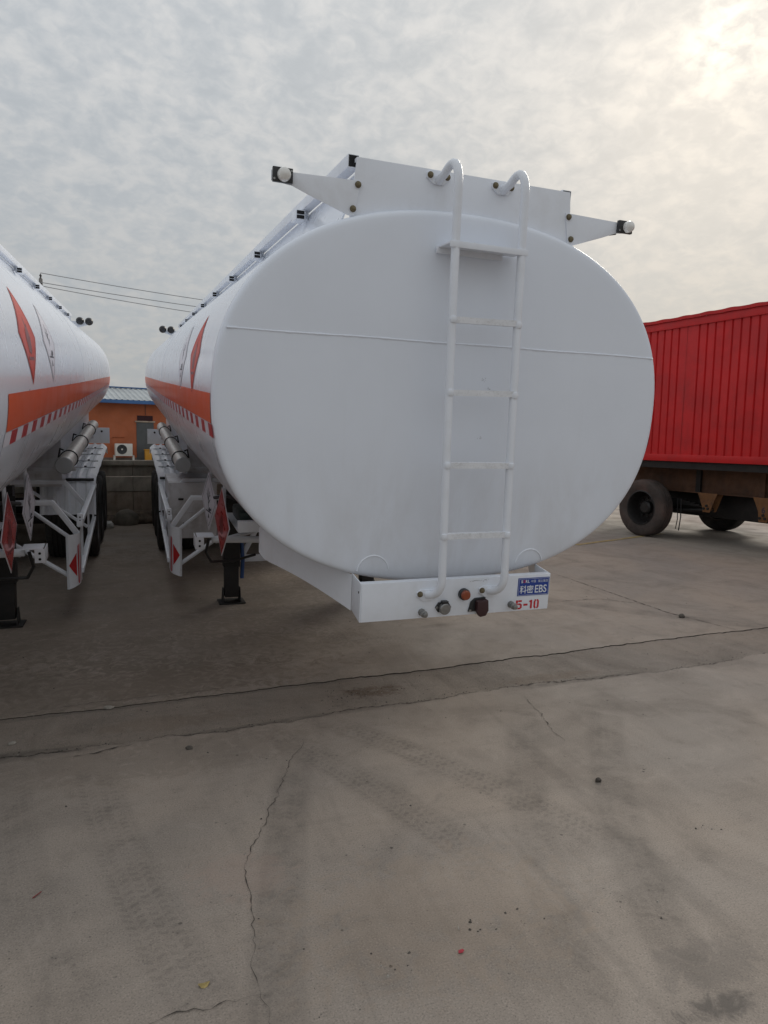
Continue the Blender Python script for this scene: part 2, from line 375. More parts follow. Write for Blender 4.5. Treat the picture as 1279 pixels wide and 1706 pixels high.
STRIP_BANDS = JB + [((-1.5, 4.18), (2.5, 4.33), 0.05, 0.6, 0.0, 0.0, 0.5)]
STRIP_SPOTS = [(1.42, 4.05, 0.22, 0.10, 0.75, (0.5, 0.40, 0.33)), (0.2, 3.95, 0.5, 0.10, 0.4, (0.7, 0.62, 0.55)), (2.7, 3.95, 0.4, 0.08, 0.45, (0.72, 0.64, 0.56))]
BANDS = BANDS + JB
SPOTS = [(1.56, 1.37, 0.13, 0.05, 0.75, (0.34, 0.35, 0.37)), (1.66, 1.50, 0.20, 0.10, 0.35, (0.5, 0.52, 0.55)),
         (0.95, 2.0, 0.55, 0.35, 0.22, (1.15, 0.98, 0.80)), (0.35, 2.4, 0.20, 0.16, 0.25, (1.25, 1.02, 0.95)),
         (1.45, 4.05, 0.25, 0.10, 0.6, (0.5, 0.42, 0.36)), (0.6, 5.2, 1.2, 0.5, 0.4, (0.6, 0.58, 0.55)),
         (-0.1, 7.5, 2.2, 3.0, 0.55, (0.55, 0.52, 0.48)), (-0.6, 4.6, 1.6, 0.6, 0.5, (0.55, 0.52, 0.48)), (0.4, 4.6, 1.2, 0.3, 0.4, (0.6, 0.55, 0.5)), (0.1, 3.5, 0.9, 0.25, 0.4, (0.6, 0.57, 0.54)), (2.6, 5.9, 0.5, 0.3, 0.3, (0.6, 0.56, 0.5))]  # broad darker patches between the trailers and just ahead of them
CBASE = (0.310, 0.268, 0.228)
M_CONC = concrete('yard_concrete', CBASE)
M_STRIP = concrete('strip_concrete', (0.285, 0.246, 0.208), True)
M_CRACK = mat('crack_dirt', (0.055, 0.046, 0.038), 0.95, var=0.3, vscale=30)
me = bpy.data.meshes.new('ground'); me.from_pydata(gv, [], gf)
for m in (M_CONC, M_STRIP, M_CRACK): me.materials.append(m)
for p, i in zip(me.polygons, gm): p.material_index = i
bm = bmesh.new(); bm.from_mesh(me); bmesh.ops.recalc_face_normals(bm, faces=bm.faces)
bm.faces.ensure_lookup_table()
if bm.faces[0].normal.z < 0: bmesh.ops.reverse_faces(bm, faces=bm.faces)
bm.to_mesh(me); bm.free()
tag(link('ground', me), kind='structure', label='grey brown concrete yard with a rough patched strip')

def crack(pts, w, name='ground_crack', jit=0.012, z=0.0035):
    """jagged dirt-filled crack: a ribbon of uneven width"""
    rnd = random.Random(int(abs(pts[0][0] * 977 + pts[-1][1] * 331)))
    P = [Vector((a, b, 0)) for a, b in pts]; line = []
    for a, b in zip(P, P[1:]):
        n = max(2, int((b - a).length / 0.022))
        for k in range(n): line.append(a.lerp(b, k / n))
    line.append(P[-1])
    off = 0; L = []
    for i, p in enumerate(line):
        t = (line[min(i + 1, len(line) - 1)] - line[max(i - 1, 0)]).normalized(); nn = Vector((-t.y, t.x, 0))
        off = off * 0.75 + rnd.uniform(-jit, jit)
        e = min(1, 3.0 * min(i, len(line) - 1 - i) / len(line) + 0.15)
        hw = w * e * rnd.choice((0.15, 0.3, 0.45, 0.6, 0.8, 1.0, 1.25)) * 0.5
        L.append((p + nn * (off + hw), p + nn * (off - hw)))
    mb = MB()
    vs_ = [v for a, b in L for v in (a + Vector((0, 0, z)), b + Vector((0, 0, z)))]
    mb.add(vs_, [(2 * i, 2 * i + 1, 2 * i + 3, 2 * i + 2) for i in range(len(L) - 1)])
    o = mb.build(name, M_CRACK, smooth=0)
    return tag(o, kind='structure')
def G(px, py):
    """ground point from the direction of sight used while surveying the photograph"""
    r = fw * 1143 + rt * (px - 640) - upv * (py - 853); t = -1.6 / r.z
    return (r.x * t, r.y * t)
crack([G(*p) for p in ((510, 1222), (493, 1258), (466, 1318), (431, 1385), (415, 1440), (424, 1500), (417, 1560), (424, 1620), (442, 1662), (462, 1712))], 0.0038)
crack([G(*p) for p in ((868, 1152), (900, 1190), (942, 1237))], 0.0045)
crack([G(*p) for p in ((200, 1712), (310, 1684), (405, 1667), (436, 1655))], 0.0034)
crack([G(*p) for p in ((905, 950), (1010, 985), (1110, 1020), (1200, 1043), (1290, 1064))], 0.011, jit=0.004)
crack([G(*p) for p in ((110, 1262), (165, 1252), (222, 1240))], 0.010)
crack([G(*p) for p in ((1100, 1010), (1000, 998), (900, 1003))], 0.008)
crack([G(*p) for p in ((0, 1195), (150, 1172), (330, 1152), (420, 1140))], 0.006, jit=0.006)
# dirty lip where the slab meets the patched strip
for a, b, w in ((-1.6, -0.05, 0.012), (0.0, 0.9, 0.008), (0.95, 2.1, 0.010), (2.15, 3.4, 0.014), (3.45, 4.3, 0.006)):
    crack([(x, J2(x) + 0.003) for x in np.arange(a, b, 0.03)], w, 'joint_dirt', 0.003)
# worn yellow line by the red trailer
mb = MB(); a, b = Vector((*G(960, 908), 0.004)), Vector((*G(1105, 889), 0.004)); t = (b - a).normalized(); nn = Vector((-t.y, t.x, 0)) * 0.05
mb.add([a - nn, b - nn, b + nn, a + nn], [(0, 1, 2, 3)])
M_YEL = mat('worn_yellow_paint', (0.34, 0.25, 0.10), 0.8, var=0.3, vscale=6, dirt=(CBASE, 0.95, 5.0))
tag(mb.build('painted_line', M_YEL, smooth=0), kind='structure')

# ------------------------------------------------------------------ tank trailers
PITCH = R(4.96); OX, OY, OZ = 1.59, 3.224, 1.789
PM = Matrix.Translation((0, 0, OZ)) @ Matrix.Rotation(PITCH, 4, 'X')
LEN = 12.8
def A(y): return 1.25 + 0.05 * min(1, max(0, y / 4.0))
B_ = 0.935
NE = 2.3    # the section is a little squarer than an ellipse
def sec(th, a):
    c, d = math.cos(th), math.sin(th)
    x = a * math.copysign(abs(c) ** (2 / NE), c); z = B_ * math.copysign(abs(d) ** (2 / NE), d)
    n = Vector((math.copysign(abs(x / a) ** (NE - 1), x) / a, 0, math.copysign(abs(z / B_) ** (NE - 1), z) / B_)).normalized()
    return x, z, n
def zskin(x, y): return B_ * max(0.0, 1 - abs(x / A(y)) ** NE) ** (1 / NE)
TH = np.linspace(-math.pi / 2, math.pi / 2, 4001)
PX = np.array([sec(t, 1.27)[0] for t in TH]); PZ = np.array([sec(t, 1.27)[1] for t in TH])
SS = np.concatenate([[0], np.cumsum(np.hypot(np.diff(PX), np.diff(PZ)))]); SS -= SS[2000]
def shell(side, y, s, off=0.0):
    """point on the tank side: s metres above the widest line along the skin"""
    x, z, n = sec(float(np.interp(s, SS, TH)), A(y))
    p = Vector((x, y, z)) + n * off
    return (side * p.x, p.y, p.z)
def s_of_z(z): return float(np.interp(z, PZ, SS))
N_RING = 160
SR = np.linspace(0, SS[-1], N_RING // 4 + 1)
TR = [float(np.interp(v, SS, TH)) for v in SR]   # evenly spaced along the skin, one quarter
TFULL = TR[:-1] + [math.pi - t for t in TR[::-1]][:-1] + [math.pi + t for t in TR][:-1] + [2 * math.pi - t for t in TR[::-1]][:-1]
def ring(y, inset, n=None):
    a = A(y); out = []
    for th in TFULL:
        x, z, nn = sec(th, a)
        out.append(Vector((x, y, z)) - nn * inset)
    return out

# shared meshes ---------------------------------------------------------------
bolt_me = MB().lathe([(0.0155, 0.0), (0.0155, -0.003), (0.012, -0.004), (0.012, -0.011), (0.0085, -0.013), (0.0, -0.013)], 'y', 12).mesh('bolt', M_BRASS)
tp = [(0.30, -0.115), (0.36, -0.135), (0.45, -0.138), (0.490, -0.125), (0.505, -0.105), (0.510, -0.06), (0.499, -0.056), (0.499, -0.048), (0.511, -0.044),
      (0.511, -0.006), (0.499, -0.003), (0.499, 0.003), (0.511, 0.006), (0.511, 0.044), (0.499, 0.048), (0.499, 0.056), (0.510, 0.06), (0.505, 0.105), (0.490, 0.125), (0.45, 0.138), (0.36, 0.135), (0.30, 0.115)]
tyre_mb = MB().lathe(tp, 'x', 40)
tyre_mb.f = tyre_mb.f[:-2]; tyre_mb.mi = tyre_mb.mi[:-2]
tyre_me = tyre_mb.mesh('tyre', M_RUBBER, smooth=45)
def rim_mesh(name, m, deep):
    mb = MB()
    mb.lathe([(0.315, 0.12), (0.295, 0.125), (0.285, 0.10), (0.275, 0.02), (0.262, deep), (0.20, deep + 0.012), (0.14, deep + 0.03), (0.118, deep + 0.03), (0.112, deep + 0.10), (0.085, deep + 0.125), (0.0, deep + 0.128)], 'x', 32)
    mb.lathe([(0.315, -0.12), (0.29, -0.125), (0.27, -0.05), (0.262, deep)], 'x', 32)
    mb.f = [f for f in mb.f if len(f) <= 4]; mb.mi = [0] * len(mb.f)
    for k in range(10):
        a = 2 * math.pi * k / 10
        mb.lathe([(0.017, deep), (0.017, deep + 0.05), (0.008, deep + 0.058), (0.0, deep + 0.058)], 'x', 6, at=(0, 0.168 * math.cos(a), 0.168 * math.sin(a)))
    return mb.mesh(name, m, smooth=40)
M_DUSTY = mat('dusty_tyre_rubber', (0.060, 0.047, 0.042), 0.9, var=0.3, vscale=4, dirt=((0.13, 0.075, 0.06), 0.6, 3.0), bump=0.3, bscale=50)
tyre_dusty = tyre_me.copy(); tyre_dusty.materials[0] = M_DUSTY
rim_deep = rim_mesh('wheel_deep', mat('dark_rim', (0.03, 0.028, 0.028), 0.45, 0.3), -0.10)
rim_out = rim_mesh('wheel', M_RIM, -0.06)
rim_in = rim_mesh('wheel_inner', M_RIM, 0.05)
nut = 0

def put_wheel(parent, x, y, side, outer=True, r=0.51, rim=None, tyre=None):
    mb = rim or (rim_out if outer else rim_in)
    bs = Matrix.Translation((x, y, r)) @ Matrix.Rotation(0 if side > 0 else math.pi, 4, 'Z') @ Matrix.Rotation(random.uniform(0, 6), 4, 'X')
    w = link('wheel', mb, parent, bs)
    link('tyre', tyre or tyre_me, w)
    return w

def flame(c, h, up, rgt, off, n):
    """flame pictogram as flat polygons: list of point lists in the plane (rgt, up) about c"""
    pts = [(-0.30, -0.55), (-0.48, -0.15), (-0.36, 0.22), (-0.22, -0.02), (-0.10, 0.62), (0.10, 0.25), (0.20, 0.42), (0.42, -0.05), (0.34, -0.48), (0.08, -0.62)]
    base = [(-0.55, -0.80), (0.55, -0.80), (0.55, -0.70), (-0.55, -0.70)]
    return [pts, base]
def tree_fish():
    trunk = [(-0.10, -0.55), (-0.02, -0.55), (0.02, 0.15), (-0.06, 0.15)]
    br = [[(-0.04, 0.1), (0.02, 0.1), (0.30, 0.55), (0.24, 0.58)], [(-0.05, 0.0), (-0.02, 0.1), (-0.36, 0.42), (-0.40, 0.36)], [(-0.05, 0.12), (0.01, 0.12), (-0.04, 0.72), (-0.10, 0.72)],
          [(-0.02, -0.18), (0.0, -0.08), (0.34, 0.16), (0.36, 0.10)], [(0.16, 0.30), (0.20, 0.28), (0.40, 0.34), (0.39, 0.39)], [(-0.22, 0.24), (-0.26, 0.28), (-0.30, 0.58), (-0.25, 0.58)]]
    gnd = [(-0.60, -0.62), (0.62, -0.62), (0.62, -0.56), (-0.60, -0.55)]
    fish = [(0.02, -0.50), (0.22, -0.30), (0.46, -0.40), (0.62, -0.26), (0.58, -0.52), (0.44, -0.46), (0.22, -0.58)]
    tri = [(-0.16, -0.95), (0.16, -0.95), (0.0, -0.68)]
    return [trunk] + br + [gnd, fish, tri]

def build_trailer(idx, loc, label, st, y_st):
    T = empty('tank_trailer', loc); tag(T, label, 'trailer', 'white tank trailers parked side by side')
    main = idx == 0
    # ---- shell
    N = N_RING
    mb = MB(); ys = [0.030] + list(np.linspace(0.4, LEN - 0.4, 28)) + [LEN - 0.03]
    rg = [ring(y, 0.0) for y in ys]; vs_ = [p for r_ in rg for p in r_]
    mb.add(vs_, [(i * N + j, i * N + (j + 1) % N, (i + 1) * N + (j + 1) % N, (i + 1) * N + j) for i in range(len(ys) - 1) for j in range(N)])
    mb.build('tank_shell', M_TANK, T, PM, smooth=60)
    # ---- heads: knuckle radius then a slightly dished plate
    for front in (True, False):
        prof = [(0.030, 0.0), (0.019, 0.0022), (0.009, 0.009), (0.0025, 0.019), (0.0, 0.032), (-0.003, 0.06)]
        for k in range(1, 9): prof.append((-0.003 - 0.022 * math.sin(k / 9 * math.pi / 2), 0.06 + 0.85 * k / 9))
        mb = MB(); rr = []
        for y, ins in prof:
            if ins <= 0.07: rr.append([Vector((p.x, y if front else LEN - y, p.z)) for p in ring(0.0 if front else LEN, ins)])
            else:
                k = 1 - (ins - 0.06) / 0.92
                rr.append([Vector((p.x * k, y if front else LEN - y, p.z * k)) for p in ring(0.0 if front else LEN, 0.06)])
        vs_ = [p for r_ in rr for p in r_]
        fs_ = [(i * N + j, i * N + (j + 1) % N, (i + 1) * N + (j + 1) % N, (i + 1) * N + j) for i in range(len(rr) - 1) for j in range(N)] + [tuple(range((len(rr) - 1) * N, len(rr) * N))]
        mb.add(vs_, fs_)
        hd = mb.build('front_head' if front else 'rear_head', M_HEAD if front else M_TANK, T, PM, smooth=60)
        if front:
            def fy(x, z):
                e = max(0.0, 1 - (abs(x / 1.19) ** NE + abs(z / 0.875) ** NE) ** (1 / NE)); return -0.003 - 0.022 * math.sin(min(1, e / 0.92) * math.pi / 2)
            # weld bead across the plate, slightly wavy
            pts = []
            for k in range(121):
                x = -1.185 + 2.37 * k / 120; z = 0.309 + 0.0015 * math.sin(x * 9) + random.uniform(-0.0007, 0.0007)
                pts.append((x, fy(x, z) + 0.001, z))
            MB().tube(pts, [0.0048 + random.uniform(-0.0009, 0.0009) for _ in pts], 8).build('weld_seam', M_HEAD, hd)
            # half-round edge of the two pads low on the plate
            for cx, z0 in ((-0.436, -0.865), (0.492, -0.865)):
                pts = []
                for k in range(25):
                    a = math.pi * (0.06 + 0.90 * k / 24); x = cx + 0.086 * math.cos(a); z = z0 + 0.090 * math.sin(a)
                    if abs(x / 1.23) ** NE + abs(z / 0.915) ** NE < 1: pts.append((x, fy(x, z) + 0.0005, z))
                MB().tube(pts, 0.0045, 8).build('pad_weld', M_WHITE, hd)
            if main:
                # scuffs and pencil strokes left on the paint
                mbs = MB()
                for (cx, cz, n_, r_) in ((0.118, 0.135, 7, 0.022), (0.14, 0.09, 4, 0.012), (0.11, -0.16, 5, 0.012)):
                    for k in range(n_):
                        x = cx + random.uniform(-r_, r_); z = cz + random.uniform(-r_, r_) * 0.5; l = random.uniform(0.004, 0.010); an = random.uniform(0.3, 1.3)
                        dx_, dz_ = l * math.cos(an), l * math.sin(an); y = fy(x, z) - 0.0012; w = 0.0009
                        mbs.add([(x - w, y, z), (x + w, y, z), (x + dx_ + w, y, z + dz_), (x + dx_ - w, y, z + dz_)], [(0, 1, 2, 3)])
                mbs.build('scuff_marks', mat('pencil_grey', (0.30, 0.30, 0.32), 0.7), hd, smooth=0)['kind'] = 'stuff'
    # ---- girth welds
    for y in (4.2, 8.5):
        pts = [p for p in ring(y, 0.0022)]; pts.append(pts[0])
        MB().tube(pts, 0.0040, 6, cap=False).build('girth_weld', M_TANK, T, PM)
    # ---- orange stripe and red/white tape on both sides
    s0, s1, s2 = (s_of_z(z) for z in st)
    for sd in (-1, 1):
        mb = MB(); ny, ns = 90, 6
        yy = np.linspace(y_st, LEN - 0.06, ny)
        for y in yy:
            for k in range(ns): mb.v.append(shell(sd, float(y), s0 + (s1 - s0) * k / (ns - 1), 0.0018))
        for i in range(ny - 1):
            for k in range(ns - 1): mb.f.append((i * ns + k, i * ns + k + 1, (i + 1) * ns + k + 1, (i + 1) * ns + k)); mb.mi.append(0)
        mb.build('orange_stripe', M_ORANGE, T, PM)
        mb = MB(); y = y_st - 0.02; k = 0
        while y < LEN - 0.2:
            y2_ = y + 0.155; gp = 0.0
            mb.add([shell(sd, y, s1 - 0.004, 0.0022), shell(sd, y2_, s1 - 0.004, 0.0022), shell(sd, y2_, s2, 0.0022), shell(sd, y, s2, 0.0022)], [(0, 1, 2, 3)], k % 2)
            y = y2_; k += 1
        mb.build('reflective_tape', [M_REFW if not main else M_RED, M_RED if not main else M_REFW], T, PM, smooth=0)
        # diamond decals on the skin
        for yc, H, mm, sym, sm_ in ((0.91, 0.235, M_DECRED, flame(0, 0, 0, 0, 0, 0), M_DRED), (1.75, 0.235, M_REFW, tree_fish(), M_INK)):
            mb = MB(); n = 10
            for i in range(n + 1):
                for j in range(n + 1):
                    p_, q_ = 2 * i / n - 1, 2 * j / n - 1
                    mb.v.append(shell(sd, yc + H * 1.10 * (p_ + q_) / 2, 0.212 + H * (p_ - q_) / 2, 0.0018))
            for i in range(n):
                for j in range(n): mb.f.append((i * (n + 1) + j, i * (n + 1) + j + 1, (i + 1) * (n + 1) + j + 1, (i + 1) * (n + 1) + j)); mb.mi.append(0)
            dec = mb.build('diamond_decal', mm, T, PM)
            mb = MB()
            for poly in sym:
                mb.add([shell(sd, yc + H * 0.62 * x * (1 if sd > 0 else -1), 0.212 + H * 0.62 * z, 0.0030) for x, z in poly], [tuple(range(len(poly)))])
            e = 0.93
            for (ax, az), (bx, bz) in zip(((0, 1), (1, 0), (0, -1), (-1, 0)), ((1, 0), (0, -1), (-1, 0), (0, 1))):
                for k in range(6):
                    t0, t1 = k / 6, (k + 1) / 6; q4 = []
                    for tt, e_ in ((t0, e), (t1, e), (t1, e - 0.025), (t0, e - 0.025)):
                        q4.append(shell(sd, yc + H * 1.10 * e_ * (ax + (bx - ax) * tt), 0.212 + H * e_ * (az + (bz - az) * tt), 0.0030))
                    mb.add(q4, [(0, 1, 2, 3)])
            mb.build('pictogram', sm_, dec, smooth=0)
    # ---- walkway on top: side rails, posts, tray plates, front and rear boards with lamp wings
    for sd in (-1, 1):
        x = sd * 0.590
        MB().box((x - 0.028, 0.10, 1.085), (x + 0.028, LEN - 0.15, 1.145)).build('top_rail', M_WHITE, T, PM, bevel=0.004)
        mb = MB().box((x - 0.0235, 0.0985, 1.0895), (x + 0.0235, 0.0995, 1.1405)); mb.build('rail_end', M_HOLE, T, PM, smooth=0)
        MB().prism([(sd * 0.552, 0.085, 1.084), (sd * 0.558, 0.085, 1.084), (sd * 0.665, 0.085, 0.79), (sd * 0.655, 0.085, 0.79)], (0, LEN - 0.245, 0)).build('tray_side', M_TANK, T, PM)
        for k in range(8):
            y = 1.05 + k * 1.5
            MB().box((x - 0.018, y, 1.050), (x + 0.018, y + 0.04, 1.086)).build('rail_post', M_WHITE, T, PM, bevel=0.003)
            xx = x + sd * 0.045
            stub = MB().box((xx - 0.028, y - 0.06, 1.022), (xx + 0.028, y + 0.06, 1.078)).build('rail_stub', M_WHITE, T, PM, bevel=0.003)
            MB().box((xx - 0.0225, y - 0.0615, 1.0275), (xx + 0.0225, y - 0.0605, 1.0475)).box((xx - 0.0225, y - 0.0615, 1.0525), (xx + 0.0225, y - 0.0605, 1.0725)).build('stub_opening', M_HOLE, stub, smooth=0)
            MB().box((min(x, xx), y + 0.01, 1.03), (max(x, xx), y + 0.05, 1.05)).build('stub_bracket', M_WHITE, T, PM)
    for k in range(5):
        y = 1.6 + k * 2.2
        mb = MB().lathe([(0.27, 0.86), (0.27, 0.99), (0.255, 1.0), (0.0, 1.02)], 'z', 28, at=(0, y, 0)); mb.build('manhole', M_GALV, T, PM)
    for front in (True, False):
        y0 = 0.058 if front else LEN - 0.075
        mb = MB().prism([(-0.586, y0, 1.124), (0.584, y0, 1.124), (0.628, y0, 0.70), (-0.628, y0, 0.70)], (0, 0.006, 0))
        mb.box((-0.586, y0 + 0.006, 1.108), (0.584, y0 + 0.04, 1.1235))
        pan = mb.build('top_board', M_WHITE, T, PM, bevel=0.0015)
        if front:
            for bx, bz in ((-0.578, 1.002), (-0.599, 0.893), (0.583, 1.001), (0.607, 0.893)):
                link('bolt', bolt_me, pan, Matrix.Translation((bx, y0 - 0.006, bz)))
        for sd in (-1, 1):
            xi, xo = sd * 0.60, sd * 0.985
            yw = y0 - 0.005 if front else y0 + 0.007
            MB().prism([(sd * 0.565, yw, 1.02), (sd * 0.90, yw, 1.012), (sd * 0.985, yw, 1.010), (sd * 0.985, yw, 0.965), (sd * 0.89, yw, 0.955), (sd * 0.80, yw, 0.922), (sd * 0.62, yw, 0.862), (sd * 0.59, yw, 0.862)], (0, 0.0045, 0)).build('lamp_wing', M_WHITE, T, PM, bevel=0.001)
            if front:
                lb = MB().box((sd * 0.936 - 0.046, yw - 0.020, 0.958), (sd * 0.936 + 0.046, yw - 0.0005, 1.022)).build('marker_lamp', M_PLASTIC, T, PM, bevel=0.004)
                xl = sd * 0.936 + (0.004 if sd < 0 else 0.012)
                MB().lathe([(0.030, -0.019), (0.030, -0.033), (0.026, -0.045), (0.015, -0.053), (0.0, -0.055)], 'y', 24, at=(xl, yw, 0.990)).build('lens', M_LENS, lb)
                for s2_ in (-1, 1):
                    MB().lathe([(0.005, -0.02), (0.005, -0.023), (0, -0.023)], 'y', 8, at=(sd * 0.936 + s2_ * 0.039, yw, 0.990 + 0.02 * s2_)).build('screw', M_ZINC, lb)
                if sd > 0:
                    MB().tube([(0.90, yw + 0.012, 0.955), (0.86, yw + 0.013, 0.946), (0.80, yw + 0.012, 0.938), (0.75, yw + 0.02, 0.93)], 0.004, 6).build('lamp_cable', M_PLASTIC, T, PM)
            else:
                for xl in (0.76, 0.93):
                    MB().lathe([(0.02, -0.05), (0.05, -0.045), (0.074, -0.01), (0.076, 0.05), (0.06, 0.06), (0, 0.062)], 'y', 24, at=(sd * xl, y0 - 0.02, 1.03)).build('rear_lamp', M_PLASTIC, T, PM)
    # ---- ladder
    zt, zb = 1.095, -0.951
    def stile_y(z): return -0.13 - 0.10 * (0.95 - z) / 1.85
    for xs_, name in ((-0.150, 'L'), (0.205, 'R')):
        bend = []
        for k in range(9):
            a = k / 8 * math.pi / 2
            bend.append((xs_ - 0.022 + 0.022 * math.sin(a), -0.02 - 0.115 * math.sin(a), zt - 0.005 + 0.055 * math.sin(a * 2) * 0.9 + (-0.085) * (1 - math.cos(a))))
        bot = []
        for k in range(8):
            a = k / 7 * math.pi / 2
            zz = -0.86 - 0.095 * math.sin(a)
            bot.append((xs_ + 0.004 - 0.035 * (1 - math.cos(a)), stile_y(-0.86) + 0.085 * (1 - math.cos(a)), zz))
        pts = [(xs_ - 0.022, 0.055, zt - 0.02)] + bend + [(xs_ + 0.002, stile_y(0.9), 0.9), (xs_, stile_y(0.4), 0.4), (xs_, stile_y(-0.2), -0.2)] + bot + [(xs_ - 0.036, -0.137, -0.958)]
        so_ = MB().tube(pts, 0.0205, 16).build('ladder_stile', M_WHITE, T, PM, smooth=60)
        for (fx, fz, fy_, tilt) in ((xs_ - 0.022, zt, 0.058, 0.0), (xs_ - 0.03, zb, -0.135, 0.05)):
            w = 0.062
            mb = MB().prism([(fx - w, fy_, fz + 0.010), (fx - w * 0.6, fy_, fz + 0.022), (fx + w * 0.5, fy_, fz + 0.022), (fx + w, fy_, fz + 0.010), (fx + w, fy_, fz - 0.010), (fx + 0.025, fy_, fz - 0.038), (fx - 0.025, fy_, fz - 0.038), (fx - w, fy_, fz - 0.012)], (0, -0.010, 0))
            mb.build('flange', M_WHITE, so_, bevel=0.001)
            for sx in (-1, 1):
                link('bolt', bolt_me, so_, Matrix.Translation((fx + sx * 0.045, fy_ - 0.010, fz)))
    for i, z in enumerate((0.409, 0.068, -0.282, -0.634)):
        y = stile_y(z) - 0.003; dz_ = 0.006 if i < 2 else 0.0
        mb = MB(); n = 24
        # square bar with weld-spatter tread on its upper face
        pr = []
        for k in range(n + 1):
            x = -0.163 + 0.381 * k / n; zz = z + dz_ * k / n; e = 0.0015 * random.random()
            pr.append([(x, y - 0.014, zz - 0.014), (x, y + 0.014, zz - 0.014), (x, y + 0.014, zz + 0.014 + e), (x, y - 0.014 - e, zz + 0.014 + e)])
        vs_ = [p for r_ in pr for p in r_]
        mb.add(vs_, [(a * 4 + b, a * 4 + (b + 1) % 4, (a + 1) * 4 + (b + 1) % 4, (a + 1) * 4 + b) for a in range(n) for b in range(4)] + [(3, 2, 1, 0), tuple(n * 4 + b for b in range(4))])
        rg_ = mb.build('ladder_rung', M_WORN, T, PM, smooth=30)
        mb = MB()
        for k in range(14):
            x = -0.14 + random.random() * 0.33; l = random.uniform(0.004, 0.016)
            mb.tube([(x, y - 0.010, z + 0.0150), (x + l, y - 0.004 + random.uniform(0, 0.014), z + 0.0155)], 0.0018, 5)
        mb.build('tread_beads', M_WORN, rg_)
        for xw in (-0.150, 0.205):
            MB().lathe([(0, -0.017), (0.016, -0.014), (0.020, 0), (0.016, 0.014), (0, 0.017)], 'z', 10, at=(xw, y - 0.008, z)).build('weld_fillet', M_WHITE, rg_)
    z = 0.757; y = stile_y(z)
    mb = MB().box((-0.185, y - 0.018, z - 0.004), (0.232, -0.020, z + 0.004)).box((-0.185, y - 0.022, z - 0.020), (0.232, y - 0.014, z + 0.008)).box((-0.195, -0.032, z - 0.03), (0.165, -0.022, z + 0.002))
    stp = mb.build('ladder_step', M_WHITE, T, PM, bevel=0.0015)
    mb = MB()
    for k in range(34):
        x = -0.17 + random.random() * 0.38; yy_ = y - 0.022 + random.random() * 0.05
        mb.tube([(x, yy_, z + 0.009), (x + random.uniform(0.006, 0.014), yy_ + 0.012, z + 0.0095)], 0.002, 5)
    mb.build('tread_beads', M_WORN, stp)
    # ---- connector box under the head
    yb = -0.135; xl, xr = -0.535, 0.549; zt_, zb_ = -0.884, -1.083
    mb = MB().box((xl, yb, zb_), (xr, yb + 0.006, zt_)).box((xl, yb + 0.006, zt_ - 0.006), (xr, yb + 0.045, zt_)).box((xl, yb + 0.006, zb_), (xr, yb + 0.06, zb_ + 0.006))
    cb = mb.build('connector_board', M_WHITE, T, PM, bevel=0.0015)
    for sd, xx in ((-1, xl), (1, xr)):
        MB().prism([(xx, yb + 0.004, zt_ + 0.001), (xx, 0.02, -0.87), (xx, 0.02, -1.06), (xx, yb + 0.004, zb_ - 0.001)], (sd * 0.006, 0, 0)).build('box_side', M_WHITE, cb, bevel=0.001)
        # flared saddle plate running back and out under the tank
        o_ = Vector((sd * 0.006, -0.004, 0)) ; n = 16; top, botm = [], []
        for k in range(n + 1):
            t = k / n; x = (abs(xx) + 0.007) * (1 - t) + 0.90 * t; y = 0.012 + 0.69 * t
            zT = min(-zskin(x, y) - 0.003, -0.762)
            zB = -1.068 * (1 - t) - 0.945 * t + 0.018 * math.sin(math.pi * t)
            if t > 0.9: zB += 0.03 * ((t - 0.9) / 0.1) ** 2
            top.append((sd * x, y, zT)); botm.append((sd * x, y, min(zB, zT - 0.04)))
        mb = MB(); vs_ = [v for a, b in zip(top, botm) for v in (a, b)] + [tuple(Vector(v) + Vector((0, 0.008, 0))) for a, b in zip(top, botm) for v in (a, b)]
        m0 = 2 * (n + 1)
        fs_ = []
        for k in range(n):
            a = 2 * k; fs_ += [(a, a + 1, a + 3, a + 2), (m0 + a, m0 + a + 2, m0 + a + 3, m0 + a + 1), (a, a + 2, m0 + a + 2, m0 + a), (a + 1, m0 + a + 1, m0 + a + 3, a + 3)]
        fs_ += [(0, m0, m0 + 1, 1), (2 * n, 2 * n + 1, m0 + 2 * n + 1, m0 + 2 * n)]
        mb.add(vs_, fs_); mb.build('saddle_wing', M_WHITE, T, PM, smooth=30)
        MB().lathe([(0.006, 0.0), (0.006, 0.003), (0.0, 0.003)], 'x', 8, at=(xx + sd * 0.005 - (0.003 if sd < 0 else 0), yb + 0.03, zt_ - 0.05)).build('screw', M_BLACK, cb)
    MB().box((-0.53, 1.0, -1.150), (0.54, 2.3, -1.135)).build('coupling_plate', M_FRAME, T, PM)
    # fittings on the board
    def fy2(d): return yb - d
    for cx, cz in ((-0.207, -1.050), (0.316, -1.043)):
        MB().lathe([(0.020, 0.0), (0.020, -0.006), (0.016, -0.007), (0.016, -0.022), (0.012, -0.023), (0.012, -0.030), (0.019, -0.031), (0.019, -0.040), (0.013, -0.042), (0.013, -0.056), (0.008, -0.058), (0.0, -0.058)], 'y', 8, at=(cx, yb, cz)).build('air_coupling', M_ZINC, cb)
    sk = MB().prism([(-0.088 + x, yb, -1.030 + z) for x, z in ((-0.045, 0.0), (-0.028, 0.026), (0.028, 0.026), (0.045, 0.0), (0.028, -0.026), (-0.028, -0.026))], (0, -0.008, 0)).build('trailer_socket', M_PLASTIC, cb, bevel=0.002)
    MB().lathe([(0.030, -0.007), (0.030, -0.030), (0.026, -0.034), (0.0, -0.035)], 'y', 20, at=(-0.086, yb, -1.034)).build('socket_lid', M_ZINC, sk)
